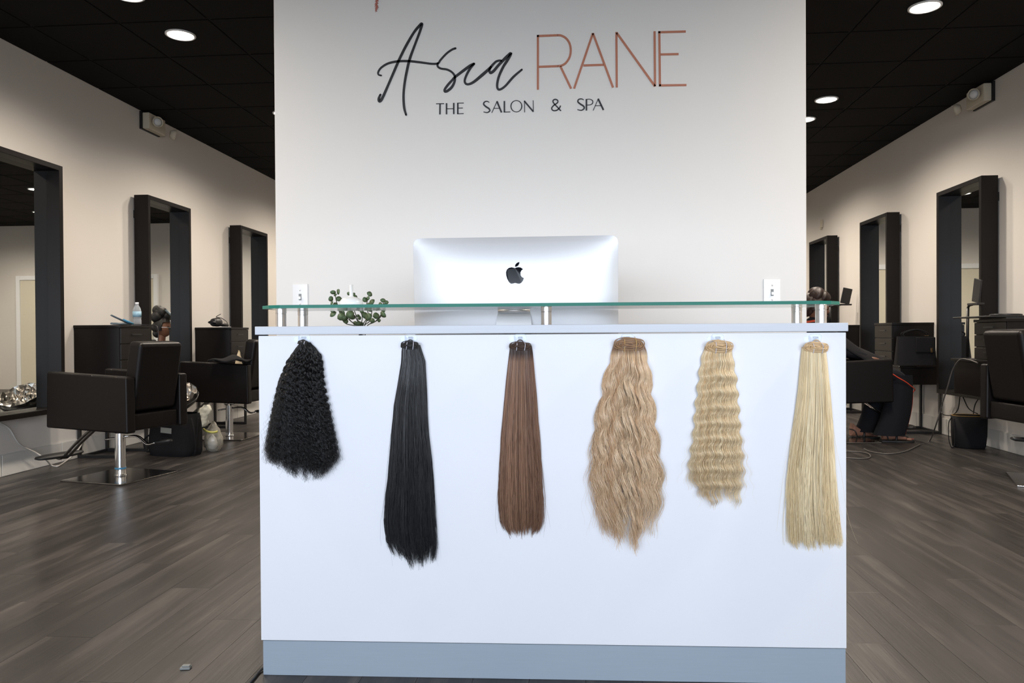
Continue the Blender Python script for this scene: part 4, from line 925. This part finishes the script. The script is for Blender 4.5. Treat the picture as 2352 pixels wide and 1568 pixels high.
P = [tuple(onZ(x, y, .006)) for x, y in ((1930, 1036), (1970, 1037), (1995, 1042), (1998, 1050), (1980, 1053), (1940, 1051))]
o = MB().tube(catmull(P, 8), .005, 6).build('floor_cord', 'greycord'); tag(o, 'thin dark cord loop on the floor beside the right edge of the desk', 'cord')
# phone holders
def holder(label, loc, rz, tilt=12):
    h = thing('phone_holder', label, 'phone holder', loc, rz, 'black phone holders')
    MB().box(-.055, .055, -.006, .006, .01, .20, rot=Matrix.Rotation(math.radians(tilt), 3, 'Y'), piv=(0, 0, .01)).build('phone', 'blackplastic', h, bevel=.004)
    MB().box(-.075, .075, -.03, .03, -.012, .006).build('ledge', 'blackplastic', h, bevel=.003)
    MB().tube([(-.05, 0, -.006), (-.12, .01, -.01), (-.16, .02, -.03)], .010, 8).build('arm', 'blackplastic', h)
    return h
q = onY(1940, 699, 9.40)
h1 = holder('black phone in a bracket by the farthest right mirror, beyond the glass shelf end', (min(3.36, float(q[0])), 9.40, float(q[2])), 0)
up1 = MB().tube([(-.16, .02, -.03), (-.17, .02, 1.046 - float(q[2]))], .012, 8).build('upright', 'blackplastic', h1)
q = onX(2247, 697, XR - .17)
o = dup(h1, (XR - .19, float(q[1]), float(q[2])), math.radians(-90), 'slanted black phone bracket in front of the nearest right mirror')
for c_ in list(o.children):
    if c_.name.startswith('upright'): bpy.data.objects.remove(c_)
MB().tube([(-.16, .02, -.03), (-.17, .02, .742 - float(q[2]))], .012, 8).build('upright', 'blackplastic', o)

# ------------------------------------------------------------------ PEOPLE
def skin(name, verts, edges, mt, parent=None, sub=2, rootv=0):
    me = bpy.data.meshes.new(name); me.from_pydata([v[:3] for v in verts], edges, []); me.materials.append(M[mt] if isinstance(mt, str) else mt)
    o = bpy.data.objects.new(name, me); COL.objects.link(o)
    if parent is not None: o.parent = parent
    o.modifiers.new('skin', 'SKIN'); sv = me.skin_vertices[0].data
    for i, v in enumerate(verts):
        r = v[3]; sv[i].radius = (r, v[4] if len(v) > 4 else r)
    sv[rootv].use_root = True
    s_ = o.modifiers.new('sub', 'SUBSURF'); s_.levels = sub; s_.render_levels = sub
    return o
def head(parent, c, rz, skinm, hairm, tilt=0, hair=True, scale=1., bun=True):
    # faces +x locally
    h = bpy.data.objects.new('head', None)
    g = MB()
    def f(u, v):
        a = 2 * math.pi * u; ph = math.pi * (v - .5); x, y, z = math.cos(ph) * math.cos(a), math.cos(ph) * math.sin(a), math.sin(ph)
        X, Y, Z = x * .093, y * .074, z * .115
        if z < 0: X += .012 * (-z) * (1 if x > 0 else -1) * 0 + .010 * (-z); Y *= 1 - .28 * (-z); 
        front = max(0, x)
        nose = math.exp(-((y / .16) ** 2)) * math.exp(-(((z + .12) / .20) ** 2)) * front; X += .020 * nose
        brow = math.exp(-(((z - .18) / .10) ** 2)) * front; X += .004 * brow
        eye = (math.exp(-(((y - .38) / .17) ** 2)) + math.exp(-(((y + .38) / .17) ** 2))) * math.exp(-(((z - .03) / .10) ** 2)) * front; X -= .008 * eye
        lip = math.exp(-((y / .28) ** 2)) * (math.exp(-(((z + .45) / .05) ** 2)) + math.exp(-(((z + .57) / .055) ** 2))) * front; X += .008 * lip
        chin = math.exp(-((y / .35) ** 2)) * math.exp(-(((z + .85) / .14) ** 2)) * front; X += .012 * chin
        return (X, Y, Z)
    g.grid(f, 48, 40, closeu=True)
    R_ = Matrix.Translation(Vector(c)) @ Matrix.Rotation(rz, 4, 'Z') @ Matrix.Rotation(tilt, 4, 'Y') @ Matrix.Scale(scale, 4)
    o = g.build('face', skinm, parent); o.matrix_local = R_
    e = MB()
    for sy in (-1, 1): e.lathe([(0, -.010), (.007, -.008), (.010, 0), (.007, .008), (0, .010)], (.076, sy * .030, .003), 12)
    e.build('eyes', 'blackgloss', o)
    e = MB()
    for sy in (-1, 1): e.grid(lambda u, v: (-.005 + .016 * math.cos(6.283 * u) * math.sin(3.14 * v), sy * (.072 + .010 * math.cos(3.14 * v)), -.005 + .030 * math.sin(6.283 * u) * math.sin(3.14 * v)), 14, 8, closeu=True)
    e.build('ears', skinm, o)
    e = MB(); e.tube([(.096, -.018, -.050), (.103, 0, -.050), (.096, .018, -.050)], [.002, .006, .002], 8); e.tube([(.094, -.016, -.062), (.101, 0, -.063), (.094, .016, -.062)], [.002, .006, .002], 8)
    e.build('lips', mat('lips', (.16, .05, .04), .4, noise=.05), o)
    if hair:
        g = MB()
        def hf(u, v):
            a = 2 * math.pi * u; ph = math.pi * (v * .62 + .38 - .5); x, y, z = math.cos(ph) * math.cos(a), math.cos(ph) * math.sin(a), math.sin(ph)
            cut = .42 if x > .35 else 0
            zz = max(z, cut if x > .45 else (cut * (x - .1) / .35 + -.9 * (1 - (x - .1) / .35) if x > .1 else -1.2))
            k = 1 + .03 * math.sin(9 * a + 5 * v)
            return (x * .104 * k - .008, y * .088 * k, zz * .125 * k + .006)
        g.grid(hf, 40, 20, closeu=True); g.build('hair', hairm, o)
        if bun:
            b = MB()
            for (bx_, by, bz, br) in bun: b.grid(lambda u, v: (bx_ + br * (1 + .10 * math.sin(6 * 6.283 * u + 9 * v)) * math.sin(3.1416 * v) * math.cos(6.283 * u), by + br * (1 + .10 * math.sin(5 * 6.283 * u + 7 * v)) * math.sin(3.1416 * v) * math.sin(6.283 * u), bz + br * 1.05 * math.cos(3.1416 * v)), 36, 18, closeu=True)
            b.build('hair_bun', hairm, o)
    return o
def hand(parent, c, d, skinm, s=1):
    c = Vector(c); d = Vector(d).normalized(); sd = d.cross(Vector((0, 0, 1))).normalized()
    V = [(*c, .020, .012), (*(c + d * .045), .034, .013), (*(c + d * .08), .036, .012)]; E_ = [(0, 1), (1, 2)]
    for k_, (o_, ln) in enumerate(((-.030, .062), (-.010, .075), (.010, .070), (.030, .055))):
        b = c + d * .08 + sd * o_; i = len(V); V += [(*(b + d * .01), .009), (*(b + d * (.01 + ln * .5) + Vector((0, 0, -.010))), .008), (*(b + d * (ln) + Vector((0, 0, -.030))), .007)]; E_ += [(2, i), (i, i + 1), (i + 1, i + 2)]
    i = len(V); b = c + d * .025 - sd * .03 * s; V += [(*b, .011), (*(b + d * .03 - sd * .02 * s), .010), (*(b + d * .06 - sd * .022 * s + Vector((0, 0, -.01))), .008)]; E_ += [(1, i), (i, i + 1), (i + 1, i + 2)]
    return skin('hand', V, E_, skinm, parent)

# --- client seated right of the desk, facing the right wall
pr = thing('person', 'person in black with orange piping seated right of the desk, sandals on bare feet', 'person', (2.37, 6.87, 0))
dy = 0
V = [(-.12, dy, .60, .155, .12), (-.16, dy, .78, .135, .11), (-.21, dy, .95, .15, .115), (-.24, dy, 1.03, .10, .09), (-.235, dy, 1.10, .05)]
E_ = [(0, 1), (1, 2), (2, 3), (3, 4)]
for sy in (-1, 1):   # legs
    i = len(V); kx = .45 if sy < 0 else .38
    V += [(-.06, dy + sy * .085, .60, .095), (.20, dy + sy * .095, .60, .085), (kx, dy + sy * .11, .57, .078), (kx + .04, dy + sy * .12, .46, .078), (kx - .02, dy + sy * .11, .28, .085), (kx - .06, dy + sy * .11, .135, .090)]
    E_ += [(0, i), (i, i + 1), (i + 1, i + 2), (i + 2, i + 3), (i + 3, i + 4), (i + 4, i + 5)]
for sy in (-1, 1):
    i = len(V); V += [(-.22, dy + sy * .15, .98, .055), (-.13, dy + sy * .155, .80, .045), (.10, dy + sy * .12, .76, .040), (.19, dy + sy * .09, .735, .034)]
    E_ += [(2, i), (i, i + 1), (i + 1, i + 2), (i + 2, i + 3)]
skin('clothed_body', V, E_, 'navy', pr)
for sy in (-1, 1): hand(pr, (.20, dy + sy * .08, .735), (1, -sy * .3, -.25), 'skin', sy)
skin('neck', [(-.235, dy, 1.0, .05), (-.215, dy, 1.06, .046), (-.205, dy, 1.11, .046)], [(0, 1), (1, 2)], 'skin', pr)
head(pr, (-.20, dy, 1.175), 0, 'skin', 'hairbrown', tilt=.25, bun=[(-.03, 0, .10, .078), (-.08, .02, .04, .075), (.02, -.02, .095, .06), (-.10, -.02, -.04, .065)])
MB().tube([(-.225 + .075 * math.cos(a), dy + .072 * math.sin(a), 1.055 + .012 * math.cos(a)) for a in [2 * math.pi * j / 24 for j in range(24)]], .014, 8, closed=True).build('collar', 'redcloth', pr)
def capef(u, v):   # salon cape from the shoulders over the knees
    x = -.28 + .78 * u
    zt_ = np.interp(x, [-.28, -.15, -.04, .09, .31, .40, .50], [1.05, 1.03, .955, .865, .74, .69, .60])
    w_ = np.interp(x, [-.28, -.1, .2, .5], [.10, .18, .172, .18]); t_ = (v - .5) * 2
    z = zt_ - .10 * abs(t_) ** 2.2 * (1 + .5 * u) + .008 * math.sin(14 * u + 8 * v)
    return (x, dy + w_ * t_, z)
o = MB().grid(capef, 30, 22).build('cape', 'fabric', pr); sm_ = o.modifiers.new('s', 'SOLIDIFY'); sm_.thickness = .006
# trouser flare + piping
for sy in (-1, 1):
    kx = .45 if sy < 0 else .38
    def tf(u, v, sy=sy, kx=kx):
        a = 2 * math.pi * u; z = .58 - .52 * v; r = .085 + .028 * v; cx_ = kx + .01 - .10 * v + .03 * math.sin(3 * v)
        return (cx_ + r * math.cos(a) * 1.15, dy + sy * .12 + r * .8 * math.sin(a) + .004 * math.sin(5 * a), z)
    g = MB().grid(tf, 28, 14, closeu=True).build('trouser_leg', 'navy', pr)
    if sy < 0:
        P = [tf(.0, v) for v in np.linspace(0.02, 1, 12)]; P = [(p[0] + .004, p[1], p[2]) for p in P]
        P = [(.35, dy - .215, .60), (.40, dy - .218, .565), (.46, dy - .215, .53), (.52, dy - .19, .49), (.575, dy - .14, .455)] + P[3:]
        MB().tube(catmull(P, 4), .0045, 6).build('orange_piping', 'orange', pr)
def foot(parent, c, rz):
    ft = skin('foot', [(-.03, 0, .10, .036), (-.035, 0, .045, .036), (.0, 0, .055, .036, .034), (.06, 0, .045, .036, .026), (.12, .0, .032, .040, .016),
                       (.165, -.026, .028, .013), (.185, -.026, .026, .012), (.165, -.006, .027, .010), (.178, -.006, .025, .009), (.160, .010, .026, .010), (.172, .010, .025, .0085), (.152, .025, .026, .009), (.164, .025, .024, .008), (.142, .038, .025, .009), (.153, .038, .024, .0075)],
              [(0, 1), (1, 2), (0, 2), (2, 3), (3, 4), (4, 5), (5, 6), (4, 7), (7, 8), (4, 9), (9, 10), (4, 11), (11, 12), (4, 13), (13, 14)], 'skin_light', parent)
    ft.location = c; ft.rotation_euler = (0, 0, rz)
    n_ = MB()
    for x_, y_ in ((.192, -.026), (.184, -.006), (.178, .010), (.169, .025), (.158, .038)): n_.lathe([(0, .034), (.006, .033), (.007, .030)], (x_, y_, 0), 8)
    n_.build('toenails', 'nail', ft)
    so = MB(); pts = [(-.075, 0), (-.06, -.032), (0, -.038), (.07, -.042), (.14, -.050), (.19, -.038), (.212, -.012), (.20, .02), (.16, .046), (.08, .046), (0, .036), (-.06, .030)]
    so.prism(pts, 0, .014, plane='xy'); so.build('sandal_sole', 'rubber', ft, bevel=.003)
    st_ = MB(); st_.tube(catmull([(.05, -.042, .015), (.055, -.040, .05), (.06, 0, .078), (.055, .040, .05), (.05, .042, .015)], 6), .006, 6, flat=(1.6, 1, 1))
    st_.tube(catmull([(.055, 0, .078), (.10, -.008, .062), (.150, -.016, .046), (.165, -.016, .014)], 6), .005, 6)
    st_.tube(catmull([(-.01, -.042, .015), (-.03, -.042, .07), (-.066, 0, .085), (-.03, .042, .07), (-.01, .042, .015)], 6), .005, 6)
    st_.build('sandal_strap', 'rubber', ft)
foot(pr, (.36, dy - .12, 0), -.08); foot(pr, (.17, dy + .10, 0), .1)

# --- stylist's client seen in the left mirror: seated behind the sign wall
pw = thing('person', 'woman in black cape with piled-up black hair, seen reflected in the middle left mirror', 'person', (-2.93, 8.42, 0))
V = [(0.10, 0, .60, .15, .12), (.08, 0, .80, .13, .11), (.07, 0, .97, .15, .11), (.055, 0, 1.02, .09, .08), (.05, 0, .95, .05)]
V = [(.10, 0, .50, .15, .12), (.09, 0, .62, .13, .11), (.08, 0, .76, .155, .11), (.07, 0, .82, .10, .08), (.06, 0, .87, .05)]
E_ = [(0, 1), (1, 2), (2, 3), (3, 4)]
for sy in (-1, 1):
    i = len(V); V += [(.05, sy * .10, .50, .09), (-.35, sy * .12, .50, .072), (-.40, sy * .12, .28, .06), (-.38, sy * .12, .09, .05)]; E_ += [(0, i), (i, i + 1), (i + 1, i + 2), (i + 2, i + 3)]
    i = len(V); V += [(.07, sy * .18, .76, .06), (-.02, sy * .23, .60, .048), (-.22, sy * .14, .58, .038)]; E_ += [(2, i), (i, i + 1), (i + 1, i + 2)]
skin('clothed_body', V, E_, 'fabric', pw)
skin('neck', [(.06, 0, .84, .048), (.045, 0, .93, .045), (.04, 0, 1.0, .045)], [(0, 1), (1, 2)], 'skin', pw)
head(pw, (.03, 0, 1.06), math.pi, 'skin', 'hairblack', bun=[(-.02, 0, .165, .075), (-.05, .03, .12, .07), (.02, -.02, .13, .065), (-.06, 0, .20, .06), (-.085, 0, .0, .055), (-.07, 0, -.07, .05)])
for sy in (-1, 1): hand(pw, (-.22, sy * .13, .58), (-1, -sy * .2, -.1), 'skin', sy)
g = MB(); g.tube([(-.02, -.02, 1.26), (-.10, -.03, 1.20), (-.14, -.03, 1.16)], [.014, .018, .010], 8, flat=(1, 1.2, 1)); g.build('hair_clip', 'greyplate', pw)
st2 = make_chair('dark leather salon chair hidden behind the sign wall under the reflected woman', (-2.98, 8.42, 0), math.pi)
